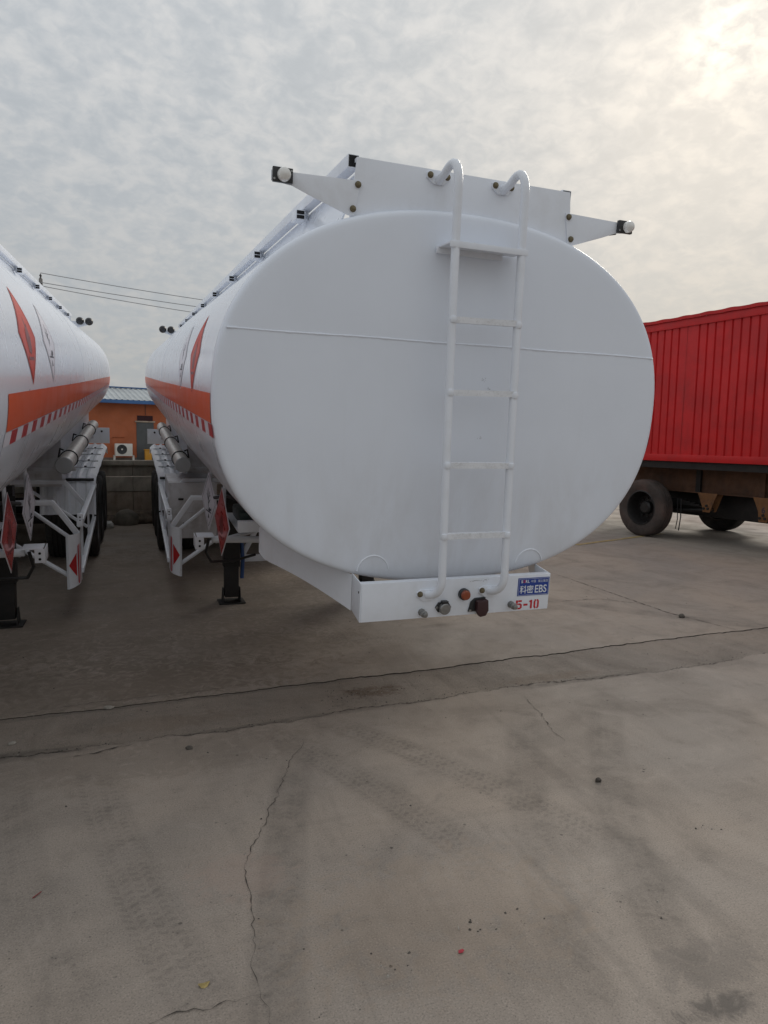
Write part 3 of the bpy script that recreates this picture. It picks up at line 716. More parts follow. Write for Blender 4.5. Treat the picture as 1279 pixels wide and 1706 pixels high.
    MB().box((-0.104, yb - 0.032, -1.004), (-0.070, yb - 0.006, -0.992)).build('socket_hinge', M_PLASTIC, sk, bevel=0.002)
    for sx in (-1, 1):
        MB().lathe([(0.008, -0.007), (0.008, -0.011), (0, -0.012)], 'y', 8, at=(-0.088 + sx * 0.036, yb, -1.030)).build('screw', M_ZINC, sk)
    sk = MB().prism([(0.110 + x, yb, -1.035 + z) for x, z in ((-0.052, -0.030), (-0.040, 0.022), (-0.018, 0.042), (0.045, 0.046), (0.050, -0.010), (0.030, -0.030))], (0, -0.010, 0)).build('trailer_socket', M_PLASTIC, cb, bevel=0.002)
    MB().prism([(0.126 + x, yb - 0.01, -1.042 + z) for x, z in ((-0.032, 0.040), (0.030, 0.046), (0.036, -0.012), (0.022, -0.040), (-0.012, -0.046), (-0.030, -0.020))], (0, -0.034, 0)).build('socket_cover', mat('dark_maroon_plastic', (0.045, 0.016, 0.018), 0.4), sk, bevel=0.006)
    MB().lathe([(0.007, -0.009), (0.007, -0.014), (0, -0.014)], 'y', 8, at=(0.068, yb, -1.058)).build('screw', M_ZINC, sk)
    lm = MB().lathe([(0.031, 0.0), (0.031, -0.020), (0.027, -0.024), (0.0, -0.024)], 'y', 20, at=(0.027, yb, -0.966)).build('amber_lamp', M_PLASTIC, cb)
    MB().lathe([(0.026, -0.023), (0.026, -0.034), (0.021, -0.041), (0.0, -0.043)], 'y', 20, at=(0.027, yb, -0.966)).build('lens', M_AMBER, lm)
    if main:
        px0, px1, pz0, pz1 = 0.352, 0.548, -1.000, -0.900
        pl = MB().box((px0, yb - 0.0022, pz0), (px1, yb - 0.0004, pz1)).build('maker_plate', M_BLUE, cb)
        mb = MB(); yq = yb - 0.0032
        for (a, b, c_, d) in ((px0 + 0.004, px1 - 0.004, pz1 - 0.0055, pz1 - 0.004), (px0 + 0.004, px1 - 0.004, pz0 + 0.004, pz0 + 0.0055), (px0 + 0.004, px0 + 0.0055, pz0 + 0.004, pz1 - 0.004), (px1 - 0.0055, px1 - 0.004, pz0 + 0.004, pz1 - 0.004)):
            mb.add([(a, yq, c_), (b, yq, c_), (b, yq, d), (a, yq, d)], [(0, 1, 2, 3)])
        mb.build('border_print', M_PRINTW, pl, smooth=0)
        RX = Matrix.Rotation(math.pi / 2, 4, 'X')
        def put_text(body, x, z, w, h, m, bold=0.0):
            me_, tw, th = text_mesh('lettering', body, 0.1, m, 0.0, bold=bold)
            if tw <= 0: return
            link('lettering', me_, pl, Matrix.Translation((x, yb - 0.0034, z)) @ RX @ Matrix.Diagonal((w / tw, h / th, 1, 1)))
        put_text('S', px0 + 0.018, pz1 - 0.027, 0.011, 0.016, M_PRINTW, 0.003)
        put_text('O', px0 + 0.031, pz1 - 0.027, 0.014, 0.016, M_PRINTR, 0.004)
        put_text('R', px0 + 0.046, pz1 - 0.027, 0.012, 0.016, M_PRINTW, 0.003)
        put_text('L', px0 + 0.060, pz1 - 0.027, 0.010, 0.016, M_PRINTW, 0.003)
        put_text('中国', px0 + 0.079, pz1 - 0.027, 0.030, 0.015, M_PRINTW)
        put_text('瑞立集团', px0 + 0.123, pz1 - 0.027, 0.062, 0.015, M_PRINTW)
        put_text('科密', px0 + 0.012, pz0 + 0.013, 0.086, 0.046, M_PRINTW, 0.0015)
        put_text('EBS', px0 + 0.107, pz0 + 0.014, 0.074, 0.044, M_PRINTW, 0.0015)
        # stencilled 5-10 in red, gaps where the stencil bridges were
        mb = MB(); yq = yb - 0.0012
        def seg(x, z, w, h, sk_=0.0):
            mb.add([(0.345 + x, yq, -1.075 + z), (0.345 + x + w, yq, -1.075 + z), (0.345 + x + w + sk_, yq, -1.075 + z + h), (0.345 + x + sk_, yq, -1.075 + z + h)], [(0, 1, 2, 3)])
        seg(0.004, 0.036, 0.012, 0.015); seg(0.018, 0.041, 0.022, 0.010); seg(0.004, 0.024, 0.012, 0.010); seg(0.018, 0.024, 0.016, 0.009); seg(0.031, 0.006, 0.011, 0.022); seg(0.004, 0.000, 0.012, 0.010); seg(0.018, 0.000, 0.018, 0.009)
        seg(0.052, 0.018, 0.026, 0.011)
        seg(0.094, 0.000, 0.012, 0.049); seg(0.086, 0.037, 0.009, 0.009, 0.003)
        seg(0.116, 0.006, 0.011, 0.037); seg(0.138, 0.006, 0.011, 0.037); seg(0.120, 0.041, 0.010, 0.009); seg(0.134, 0.041, 0.010, 0.009); seg(0.120, -0.001, 0.010, 0.009); seg(0.134, -0.001, 0.010, 0.009)
        mb.build('stencil_number', M_PRINTR, cb, smooth=0)['label'] = 'red stencilled number 5-10'
        mb = MB(); x = 0.06
        while x < 0.17:
            l = random.uniform(0.003, 0.008); zz = -0.901 + random.uniform(-0.004, 0.004)
            mb.add([(x, yb - 0.0008, zz), (x + l, yb - 0.0008, zz + random.uniform(-0.004, 0.004)), (x + l, yb - 0.0008, zz + 0.0022), (x, yb - 0.0008, zz + 0.0022)], [(0, 1, 2, 3)]); x += l + random.uniform(0, 0.006)
        mb.build('pen_mark', mat('pencil_grey', (0.30, 0.30, 0.32), 0.7), cb, smooth=0)
    # ---- frame rails, saddles, cross members
    for sd in (-1, 1):
        x = sd * 0.42
        MB().box((x - 0.006, 0.95, -1.12), (x + 0.006, LEN - 0.4, -0.88)).box((x - 0.06, 0.95, -1.132), (x + 0.06, LEN - 0.4, -1.12)).build('frame_rail', M_FRAME, T, PM, bevel=0.001)
    for y in (1.45, 3.3, 5.2, 7.3, 9.4, 11.4):
        mb = MB(); n = 24; up_, lo_ = [], []
        for k in range(n + 1):
            x = -0.74 + 1.48 * k / n; zT = -zskin(x, y) + 0.002
            up_.append((x, y, zT)); lo_.append((x, y, -0.93 if abs(x) > 0.56 else -1.115))
        poly = lo_ + up_[::-1]
        vs_ = lo_ + up_; fs_ = [(k, k + 1, n + 1 + k + 1, n + 1 + k) for k in range(n)]
        vs_ = vs_ + [(a, b + 0.012, c_) for a, b, c_ in vs_]; m0 = 2 * (n + 1)
        fs_ += [tuple(m0 + i for i in f[::-1]) for f in fs_]
        fs_ += [(k + 1, k, m0 + k, m0 + k + 1) for k in range(n)]
        mb.add(vs_, fs_); mb.build('saddle', M_FRAME, T, PM, smooth=0)
    for y in (2.2, 6.0, 8.8):
        MB().box((-0.42, y - 0.04, -1.10), (0.42, y + 0.04, -1.0)).build('cross_member', M_FRAME, T, PM)
    # ---- front tray, lamp arms, placards, guards, tubes, on both sides
    for sd in (-1, 1):
        def bx(lo, hi): return (min(sd * lo[0], sd * hi[0]), lo[1], lo[2]), (max(sd * lo[0], sd * hi[0]), hi[1], hi[2])
        MB().box(*bx((0.42, 1.55, -0.985), (0.90, 1.60, -0.905))).box(*bx((0.42, 1.60, -0.985), (0.90, 2.25, -0.975))).build('side_tray', M_WHITE, T, PM, bevel=0.002)
        MB().box(*bx((0.60, 1.75, -0.975), (0.86, 2.15, -0.88))).build('valve_block', mat('dark_green_paint', (0.012, 0.028, 0.022), 0.4), T, PM, bevel=0.02)
        MB().tube([(sd * 0.70, 1.7, -0.87), (sd * 0.80, 1.8, -0.82), (sd * 0.92, 2.0, -0.80), (sd * 0.98, 2.3, -0.86)], 0.014, 8).build('air_hose', M_PLASTIC, T, PM)
        arm = MB().tube([(sd * 0.40, 2.2, -1.20), (sd * 1.01, 2.2, -1.178)], 0.028, 12).build('lamp_arm', M_WHITE, T, PM)
        mb = MB().box(*bx((1.0, 2.12, -1.145), (1.13, 2.28, -1.138))).box(*bx((1.08, 2.112, -1.235), (1.145, 2.118, -1.138))).box(*bx((1.139, 2.118, -1.235), (1.145, 2.28, -1.138)))
        mb.build('lamp_bracket', M_WHITE, arm, bevel=0.001)
        for dz_ in (-0.018, 0.022):
            MB().lathe([(0.009, 0), (0.009, -0.002), (0, -0.002)], 'y', 10, at=(sd * 1.112, 2.111, -1.19 + dz_)).build('bolt_hole', M_HOLE, arm)
        MB().tube([(sd * 1.03, 2.25, -1.19), (sd * 1.05, 2.28, -1.30), (sd * 1.00, 2.35, -1.40), (sd * 0.80, 2.5, -1.44), (sd * 0.60, 2.6, -1.42)], 0.012, 8).build('air_hose', M_PLASTIC, T, PM)
        MB().tube([(sd * 0.62, 2.4, -1.16), (sd * 0.98, 2.22, -1.20)], 0.018, 8).build('arm_brace', M_WHITE, T, PM)
        # metal hazard diamonds on short posts
        for yc, zc, mm, sym, sm_, nm in ((1.88, -0.972, M_PLAC, flame(0, 0, 0, 0, 0, 0), M_DRED, 'red'), (2.80, -0.975, M_REFW, tree_fish(), M_INK, 'white')):
            H = 0.262; yaw = R(5.0) if sd < 0 else R(-1.5)
            if nm == 'white': yaw *= 1.6
            bs = PM @ Matrix.Translation((sd * 0.97, yc, zc)) @ Matrix.Rotation(yaw, 4, 'Z')
            mb = MB().prism([(0, -H, 0), (0, 0, H), (0, H, 0), (0, 0, -H)], (sd * 0.004, 0, 0))
            pc = mb.build('hazard_placard', M_REFW, T, bs, bevel=0.0)
            e = H - 0.012; xo = sd * 0.0052
            MB().add([(xo, -e, 0), (xo, 0, e), (xo, e, 0), (xo, 0, -e)], [(0, 1, 2, 3) if sd < 0 else (3, 2, 1, 0)]).build('placard_face', mm, pc, smooth=0)
            mb = MB(); xo = sd * 0.0064
            for poly in sym: mb.add([(xo, (-x if sd < 0 else x) * H * 0.60, z_ * H * 0.60) for x, z_ in poly], [tuple(range(len(poly)))])
            e2 = H - 0.035
            for (ay, az), (by, bz) in zip(((0, 1), (1, 0), (0, -1), (-1, 0)), ((1, 0), (0, -1), (-1, 0), (0, 1))):
                mb.add([(xo, ay * e2, az * e2), (xo, by * e2, bz * e2), (xo, by * (e2 - 0.008), bz * (e2 - 0.008)), (xo, ay * (e2 - 0.008), az * (e2 - 0.008))], [(0, 1, 2, 3)])
            mb.build('pictogram', sm_, pc, smooth=0)
            MB().tube([(sd * 0.955, yc, zc + 0.02), (sd * 0.955, yc, -0.62)], 0.012, 8).build('placard_post', M_WHITE, T, PM)
        # side guard: curved nose plate, two rails, bent hangers and struts
        pts = [(1.165, 3.40)] + [(1.165 + 0.10 * math.sin(a), 3.385 + 0.12 - 0.12 * math.cos(a)) for a in np.linspace(0.15, math.pi / 2, 9)] + [(1.268, 3.62)]
        zt2, zb2 = -1.335, -1.815; mb = MB(); n = len(pts)
        vs_ = []
        for (x, y) in pts: vs_ += [(sd * x, y, zt2 + 0.02 * (x - 1.165) * 4), (sd * x, y, zb2 + 0.03 * (x - 1.165) * 10)]
        vs_ += [(a - sd * 0.004, b + 0.004, c_) for a, b, c_ in vs_]; m0 = 2 * n
        fs_ = []
        for k in range(n - 1):
            a = 2 * k; fs_ += [(a, a + 1, a + 3, a + 2), (m0 + a, m0 + a + 2, m0 + a + 3, m0 + a + 1), (a, a + 2, m0 + a + 2, m0 + a), (a + 1, m0 + a + 1, m0 + a + 3, a + 3)]
        fs_ += [(0, m0, m0 + 1, 1), (2 * n - 2, 2 * n - 1, m0 + 2 * n - 1, m0 + 2 * n - 2)]
        mb.add(vs_, fs_); np_ = mb.build('guard_nose', M_WHITE, T, PM, smooth=40)
        def nose(u, z):   # u 0..1 along the curved nose
            k = u * (n - 1); i = min(int(k), n - 2); f = k - i
            x = pts[i][0] * (1 - f) + pts[i + 1][0] * f; y = pts[i][1] * (1 - f) + pts[i + 1][1] * f
            return (sd * (x + 0.0025), y - 0.0025, z)
        mb = MB(); zc = -1.60
        mb.add([nose(0.10, zc), nose(0.28, zc + 0.055), nose(0.48, zc + 0.105), nose(0.48, zc - 0.105), nose(0.28, zc - 0.055)], [(0, 1, 4), (1, 2, 3, 4)], 0)
        for u0, u1 in ((0.56, 0.66), (0.76, 0.86)):
            mb.add([nose(u0, zc + 0.16), nose(u1, zc + 0.18), nose(u1, zc - 0.18), nose(u0, zc - 0.16)], [(0, 1, 2, 3)], 0)
        mb.build('reflective_arrow', M_RED, np_, smooth=0)
        hg = MB().box(*bx((1.245, 3.56, -1.30), (1.290, 3.60, -1.18))).build('guard_hinge', M_WHITE, T, PM, bevel=0.008)
        for dz_ in (-0.03, 0.0, 0.03):
            MB().lathe([(0.007, 0), (0.007, -0.0025), (0, -0.003)], 'y', 8, at=(sd * 1.268, 3.56, -1.24 + dz_)).build('bolt_hole', M_HOLE, hg)
        MB().tube([(sd * 1.265, 3.55, -1.265), (sd * 1.255, 5.0, -1.33), (sd * 1.245, 6.6, -1.395)], 0.024, square=True).build('guard_rail', M_WHITE, T, PM, bevel=0.003)
        MB().tube([(sd * 1.262, 3.60, -1.70), (sd * 1.250, 5.0, -1.745), (sd * 1.235, 6.6, -1.80)], 0.024, square=True).build('guard_rail', M_WHITE, T, PM, bevel=0.003)
        for y in (4.1, 5.15, 6.1):
            f = (y - 3.55) / 3.05
            MB().box(*bx((1.232, y, -1.72 - 0.1 * f), (1.252, y + 0.05, -1.28 - 0.12 * f))).build('guard_post', M_WHITE, T, PM, bevel=0.002)
        for y, xi, x1, za, zb3 in ((3.5, 0.42, 1.06, -1.068, -1.350), (5.0, 0.42, 1.03, -1.112, -1.40)):
            MB().tube([(sd * xi, y, za), (sd * x1, y, za), (sd * 1.245, y + 0.03, zb3)], 0.023, square=True).build('guard_hanger', M_WHITE, T, PM, bevel=0.004)
        MB().tube([(sd * 0.90, 3.6, -1.17), (sd * 1.19, 3.5, -1.38)], 0.018, 8).build('guard_strut', M_WHITE, T, PM)
        MB().tube([(sd * 0.74, 3.45, -1.40), (sd * 1.17, 3.45, -1.70)], 0.020, 8).build('guard_strut', M_WHITE, T, PM)
        MB().tube([(sd * 0.70, 5.2, -1.25), (sd * 1.235, 5.1, -1.62)], 0.018, 8).build('guard_strut', M_WHITE, T, PM)
        # stainless hose tube with straps
        ht = MB().lathe([(0.084, 4.75), (0.089, 4.755), (0.089, 4.84), (0.084, 4.845), (0.084, 10.45), (0.089, 10.455), (0.089, 10.54), (0.084, 10.55)], 'y', 28, at=(sd * 1.055, 0, -0.905)).build('hose_tube', M_STEEL, T, PM, smooth=40)
        MB().lathe([(0.087, 4.742), (0.080, 4.736), (0.0, 4.735)], 'y', 28, at=(sd * 1.055, 0, -0.905)).build('end_cap', M_GALV, ht)
        for y in (5.35, 7.3, 9.4):
            ptsr = [(sd * 1.055 + 0.090 * math.cos(a), y, -0.905 + 0.090 * math.sin(a)) for a in np.linspace(0, 2 * math.pi, 25)]
            MB().tube(ptsr, 0.008, 6, cap=False).build('strap', M_PLASTIC, ht)
            MB().tube([(sd * 1.00, y, -0.81), (sd * 0.965, y + 0.03, -0.80), (sd * 0.945, y + 0.06, -0.90)], 0.010, 6).build('strap_hook', M_PLASTIC, ht)
            MB().box(*bx((0.42, y - 0.03, -1.04), (1.12, y + 0.03, -1.008))).build('tube_bracket', M_FRAME, T, PM)
        MB().prism([(sd * 0.93, 5.9, -0.60), (sd * 0.93, 11.6, -0.60), (sd * 0.93, 11.6, -1.30), (sd * 0.93, 5.9, -1.30)], (sd * -0.006, 0, 0)).build('skirt_plate', M_WHITE, T, PM)
        MB().prism([(sd * 0.40, 5.89, -0.86), (sd * 0.93, 5.89, -0.66), (sd * 0.93, 5.89, -1.30), (sd * 0.40, 5.89, -1.30)], (0, 0.006, 0)).build('bulkhead', M_FRAME, T, PM)
        # rear light board seen far along the flank
        MB().box(*bx((0.86, 11.5, -1.32), (1.30, 11.506, -1.02))).build('rear_board', M_WHITE, T, PM, bevel=0.002)
        MB().lathe([(0.02, 0), (0.02, -0.012), (0, -0.013)], 'y', 10, at=(sd * 1.16, 11.5, -1.09)).build('board_bolt', M_PLASTIC, T, PM)
        # landing leg (plumb, standing on the ground)
        x = sd * 0.70; y = 3.52
        lg = MB().box((x - 0.078, y - 0.070, 0.36), (x + 0.078, y + 0.070, 1.18)).build('landing_leg', M_BLACK, T, bevel=0.006)
        MB().box((x - 0.066, y - 0.060, 0.06), (x + 0.066, y + 0.060, 0.37)).build('inner_leg', M_BLACK, lg, bevel=0.004)
        mb = MB().box((x - 0.125, y - 0.11, 0.0), (x + 0.125, y + 0.11, 0.014))
        for s2_ in (-1, 1): mb.prism([(x + s2_ * 0.075, y - 0.09, 0.014), (x + s2_ * 0.075, y + 0.09, 0.014), (x + s2_ * 0.075, y + 0.03, 0.15), (x + s2_ * 0.075, y - 0.03, 0.15)], (s2_ * 0.01, 0, 0))
        mb.tube([(x - 0.085, y, 0.095), (x + 0.085, y, 0.095)], 0.016, 10)
        mb.build('foot_plate', M_BLACK, lg, bevel=0.002)
        MB().box((x - 0.10, y - 0.085, 0.74), (x + 0.10, y - 0.072, 1.10)).build('gear_plate', M_BLACK, lg, bevel=0.003)
        MB().tube([(x, y + 0.02, 0.80), (sd * 0.42, y + 0.75, 1.05)], 0.028, 8).build('leg_brace', M_FRAME, T)
        MB().tube([(x - sd * 0.10, y - 0.02, 0.60), (x - sd * 0.11, y - 0.03, 0.42), (x - sd * 0.10, y - 0.03, 0.24)], 0.019, 8).build('blue_hose', M_BHOSE, lg)
        # axles' fenders (level with the ground)
        ax = [7.08, 8.39, 9.70]
        prof = [(6.22, -1.70), (6.28, -1.52), (6.34, -1.36), (6.42, -1.268), (6.62, -1.250), (7.0, -1.250), (9.0, -1.265), (10.85, -1.290), (11.05, -1.33), (11.15, -1.45)]
        dens = []
        for (a, b), (c_, d) in zip(prof, prof[1:]):
            k_ = max(2, int(math.hypot(c_ - a, d - b) / 0.06))
            dens += [(a + (c_ - a) * i / k_, b + (d - b) * i / k_) for i in range(k_)]
        dens.append(prof[-1]); xsec = []
        for i in range(27):   # cross-section with long ribs and rolled edge
            t = i / 26; xx_ = 0.64 + 0.63 * t; rib = 0.018 if (i % 5) in (2, 3) else 0.0
            xsec.append((xx_, rib - (0.05 * smoothstep(0.93, 1.0, t))))
        mb = MB(); nx = len(xsec)
        for i, (yy_, zz_) in enumerate(dens):
            a, b = dens[max(0, i - 1)], dens[min(len(dens) - 1, i + 1)]; ty, tz = b[0] - a[0], b[1] - a[1]; l = math.hypot(ty, tz); ny_, nz_ = -tz / l, ty / l
            step = 0.010 if int((yy_ - 6.1) / 0.42) % 2 else 0.0
            for xx_, rb in xsec: mb.v.append((sd * xx_, yy_ + ny_ * (rb + step), zz_ + nz_ * (rb + step)))
        for i in range(len(dens) - 1):
            for j in range(nx - 1): mb.f.append((i * nx + j, i * nx + j + 1, (i + 1) * nx + j + 1, (i + 1) * nx + j)); mb.mi.append(0)
        fd = mb.build('fender', M_WHITE, T, PM, smooth=30)
        for yy_ in (7.05, 7.85, 8.8, 9.8):
            zz_ = -1.228 - 0.010 * (yy_ - 7)
            MB().box(*bx((0.62, yy_, zz_), (1.24, yy_ + 0.045, zz_ + 0.012))).build('clamp_strip', M_GALV, fd)
            for xx_ in (0.75, 1.10): MB().box(*bx((xx_, yy_ + 0.005, zz_ + 0.012), (xx_ + 0.03, yy_ + 0.035, zz_ + 0.028))).build('clamp_nut', M_PLASTIC, fd)
        MB().tube([(sd * 0.60, 6.36, -1.285), (sd * 1.25, 6.36, -1.285)], 0.018, 8).build('fender_rod', M_BLACK, fd)
        for y in ax:
            put_wheel(T, sd * 1.135, y, sd, True); put_wheel(T, sd * 0.80, y, sd, False)
        for y in ax:
            mb = MB()
            for k in range(5): mb.box(*bx((0.47, y - 0.5 + 0.06 * k, 0.66 + 0.016 * k), (0.55, y + 0.5 - 0.06 * k, 0.674 + 0.016 * k)))
            mb.build('leaf_spring', M_BLACK, T)
            MB().prism([(sd * 0.45, y + 0.58, 1.18), (sd * 0.45, y + 0.74, 1.18), (sd * 0.45, y + 0.70, 0.70), (sd * 0.45, y + 0.62, 0.70)], (sd * 0.12, 0, 0)).build('spring_hanger', M_BLACK, T)
        if main and sd < 0:
            tb = MB().box((-1.21, 4.95, -1.80), (-0.66, 5.75, -1.135)).build('toolbox', M_FRAME, T, PM, bevel=0.012)
            for (lx, lz) in ((-1.07, -1.33), (-1.02, -1.62)):
                MB().box((lx - 0.03, 4.938, lz - 0.012), (lx + 0.03, 4.949, lz + 0.012)).build('latch', M_BLACK, tb, bevel=0.004)
            MB().tube([(-1.20, 4.944, -1.50), (-0.67, 4.944, -1.46)], 0.006, 6).build('seam', M_FRAME, tb)
    for y in (7.08, 8.39, 9.70):
        MB().tube([(-1.0, y, 0.51), (1.0, y, 0.51)], 0.065, 12).build('axle', M_BLACK, T)
    MB().tube([(-0.70, 3.52, 0.95), (0.70, 3.52, 0.95)], 0.03, 10).build('leg_shaft', M_BLACK, T)
    MB().box((-0.615, 3.58, 0.385), (0.615, 3.60, 0.455)).build('leg_cross_bar', M_WHITE, T, bevel=0.003)
    for sd in (-1, 1): MB().tube([(sd * 0.60, 3.57, 0.42), (sd * 0.43, 3.57, 0.74)], 0.022, square=True).build('leg_diagonal', M_WHITE, T, bevel=0.003)
    MB().tube([(-0.42, 3.7, 0.86), (0.2, 4.3, 0.86), (0.42, 4.5, 0.86)], 0.03, square=True).build('leg_cross_brace', M_FRAME, T)
    MB().box((-1.1, LEN - 0.3, -1.42), (1.1, LEN - 0.2, -1.28)).build('rear_bumper', M_WHITE, T, PM, bevel=0.004)
    for sd in (-1, 1): MB().box((sd * 0.42 - 0.03, LEN - 0.5, -1.30), (sd * 0.42 + 0.03, LEN - 0.22, -1.1)).build('bumper_bracket', M_FRAME, T, PM)
    return T

build_trailer(0, (OX, OY, 0), 'large white tank trailer with ladder and blue plate on its front end', (0.014, -0.124, -0.190), 0.034)
build_trailer(1, (OX - 3.30, OY - 0.35, 0), 'white tank trailer cut off by the left edge, its orange striped flank in view', (-0.048, -0.200, -0.262), 0.215)

# ------------------------------------------------------------------ red container on its chassis
CA = math.atan2(0.142, 0.99)
CT = empty('cargo_container', (8.5, 9.9, 1.362), CA); tag(CT, 'bright red ribbed steel cargo container standing on a rusty chassis', 'container')
M_CRED = mat('container_red', (0.56, 0.007, 0.009), 0.46, var=0.12, vscale=2.2, dirt=((0.34, 0.008, 0.010), 0.6, 1.6), spec=0.5)
CY0, CY1, CH = -8.6, 2.35, 2.40
def crib(y0, y1, seed):
    """one pressed side sheet: flat, narrow grooves, wide flat at the joint"""
    rr = random.Random(seed); pts = [(y0 + 0.003, 0.0), (y0 + 0.14, 0.0)]; y = y0 + 0.14
    n = 9; pitch = (y1 - y0 - 0.24) / n
    for k in range(n):
        pts += [(y + 0.004, 0.0), (y + 0.016, 0.022), (y + 0.030, 0.022), (y + 0.042, 0.0)]
        y += pitch
        pts.append((y - 0.004, 0.0))
    pts.append((y1 - 0.003, 0.0))
    mb = MB(); nz = 7
    for (yy, d) in pts:
        for k in range(nz):
            t = k / (nz - 1); z = 0.115 + (CH - 0.30) * t
            mb.v.append((d + 0.020 + 0.004 * math.sin(3.1 * yy + 5 * t + seed) * math.sin(math.pi * t), yy, z))
    for i in range(len(pts) - 1):
        for k in range(nz - 1): mb.f.append((i * nz + k, (i + 1) * nz + k, (i + 1) * nz + k + 1, i * nz + k + 1)); mb.mi.append(0)
    return mb
y = CY1; k = 0
while y > CY0 + 0.4:
    y0 = max(CY0, y - 1.56)
    crib(y0, y, k).build('side_panel', M_CRED, CT, smooth=25); y = y0; k += 1
MB().box((0, CY0, 0), (0.06, CY1, 0.115)).build('bottom_rail', M_CRED, CT, bevel=0.006)
MB().box((-0.006, CY0, CH - 0.185), (0.05, CY1, CH - 0.055)).build('top_rail', M_CRED, CT, bevel=0.006)
mb = MB(); n = int((CY1 - CY0) / 0.05)   # pressed roof sheet, its wavy edge overhanging
for i in range(n + 1):
    yy = CY0 + (CY1 - CY0) * i / n; w = 0.007 * max(-0.4, math.sin(yy * 2 * math.pi / 0.42)) + 0.003 * math.sin(yy * 3.3)
    for (x, z) in ((-0.035, CH - 0.062 + w * 0.4), (-0.040, CH - 0.012 + w), (0.10, CH + 0.004 + w), (2.40, CH + 0.004 + w), (2.48, CH - 0.06)): mb.v.append((x, yy, z))
for i in range(n):
    for k in range(4): mb.f.append((i * 5 + k, i * 5 + k + 1, (i + 1) * 5 + k + 1, (i + 1) * 5 + k)); mb.mi.append(0)
mb.build('roof', M_CRED, CT, smooth=50)
MB().box((2.38, CY0, 0), (2.44, CY1, CH - 0.06)).build('far_side', M_CRED, CT)
for yy in (CY0, CY1 - 0.05):
    MB().box((0.02, yy + 0.006, 0.02), (2.42, yy + 0.044, CH - 0.06)).build('end_wall', M_CRED, CT)
for yy in (CY0 - 0.02, CY1 - 0.10):
    for x in (-0.01, 2.33): MB().box((x, yy, -0.004), (x + 0.12, yy + 0.12, CH - 0.05)).build('corner_post', M_CRED, CT, bevel=0.006)
MB().box((0.03, CY0 + 0.05, 0.004), (2.41, CY1 - 0.05, 0.06)).build('floor', M_BLACK, CT)

CH_ = empty('container_chassis', (8.5, 9.9, 0), CA); tag(CH_, 'rusty brown and ochre semi trailer chassis under the red container', 'trailer')
M_RUST = mat('rusty_brown', (0.125, 0.062, 0.034), 0.75, var=0.35, vscale=3.0, dirt=((0.035, 0.024, 0.020), 0.75, 2.6), bump=0.4)
M_OCHRE = mat('ochre_paint', (0.22, 0.098, 0.034), 0.65, var=0.25, vscale=5.0, dirt=((0.05, 0.028, 0.02), 0.9, 5.0), bump=0.3)
for x in (0.52, 1.86):
    MB().box((x, -8.5, 0.84), (x + 0.014, 2.3, 1.22)).box((x - 0.05, -8.5, 1.22), (x + 0.07, 2.3, 1.236)).box((x - 0.05, -8.5, 0.826), (x + 0.07, 2.3, 0.84)).build('main_beam', M_RUST, CH_, bevel=0.002)
MB().box((0.06, -8.5, 1.242), (0.10, 2.3, 1.358)).build('side_rail', M_BLACK, CH_)
MB().box((2.34, -8.5, 1.242), (2.38, 2.3, 1.358)).build('side_rail', M_BLACK, CH_)
for k in range(9):
    yy = 1.9 - k * 1.15
    MB().box((0.07, yy, 1.238), (2.37, yy + 0.10, 1.352)).build('cross_bearer', M_BLACK, CH_)
for yy in (-0.85, -2.0, -3.1, -4.3):
    MB().box((0.47, yy, 0.842), (0.519, yy + 0.09, 1.218)).build('web_stiffener', M_BLACK if yy > -1.0 else M_RUST, CH_)
def hanger(y, z0, m):
    mb = MB()
    for x in (0.40, 0.56):
        mb.prism([(x, y - 0.19, 0.842), (x, y + 0.19, 0.842), (x, y + 0.15, 0.76), (x, y + 0.09, 0.62), (x, y + 0.07, z0), (x, y - 0.06, z0), (x, y - 0.10, 0.62), (x, y - 0.15, 0.76)], (0.014, 0, 0))
    mb.box((0.402, y - 0.05, z0 + 0.03), (0.572, y + 0.05, z0 + 0.05))
    h = mb.build('spring_hanger', m, CH_, bevel=0.002)
    for dy, dz_ in ((0.0, 0.07), (-0.03, 0.02), (0.05, 0.02)):
        MB().lathe([(0.022, 0.0), (0.022, -0.015), (0.0, -0.016)], 'x', 10, at=(0.40, y + dy, z0 + dz_ + 0.04)).build('pin', M_BLACK, h)
    return h
for k, yy in enumerate((1.35, -1.05, -2.05)):
    h = hanger(yy, 0.46 if k == 2 else 0.52, M_OCHRE)
    if k == 2:
        me_, tw, th = text_mesh('lettering', '6', 0.1, M_INK, 0.0, bold=0.002)
        link('lettering', me_, h, Matrix.Translation((0.398, yy + 0.03, 0.60)) @ Matrix.Rotation(-math.pi / 2, 4, 'Z') @ Matrix.Rotation(math.pi / 2, 4, 'X') @ Matrix.Diagonal((0.06 / tw, 0.10 / th, 1, 1)))
for ya in (0.0,):
    MB().tube([(0.3, ya, 0.50), (2.14, ya, 0.50)], 0.07, 12).build('axle', M_BLACK, CH_)
    for sd, xo in ((-1, 0.150), (1, 2.29)):
        put_wheel(CH_, xo, ya, sd, True, 0.51, rim_deep, tyre_dusty if sd < 0 else tyre_me)
for x in (0.46, 1.90):
    mb = MB()
    for k in range(6): mb.box((x, -0.95 + 0.09 * k, 0.60 + 0.018 * k), (x + 0.09, 0.95 - 0.09 * k, 0.615 + 0.018 * k))
    mb.build('leaf_spring', M_BLACK, CH_)
    MB().tube([(x + 0.05, -1.1, 0.56), (x + 0.05, -0.2, 0.47)], 0.03, 8).build('torque_rod', M_BLACK, CH_)
MB().lathe([(0.02, -3.6), (0.15, -3.58), (0.17, -3.5), (0.17, -2.7), (0.15, -2.62), (0.02, -2.6)], 'y', 20, at=(1.2, 0, 0.86)).build('air_tank', M_BLACK, CH_)
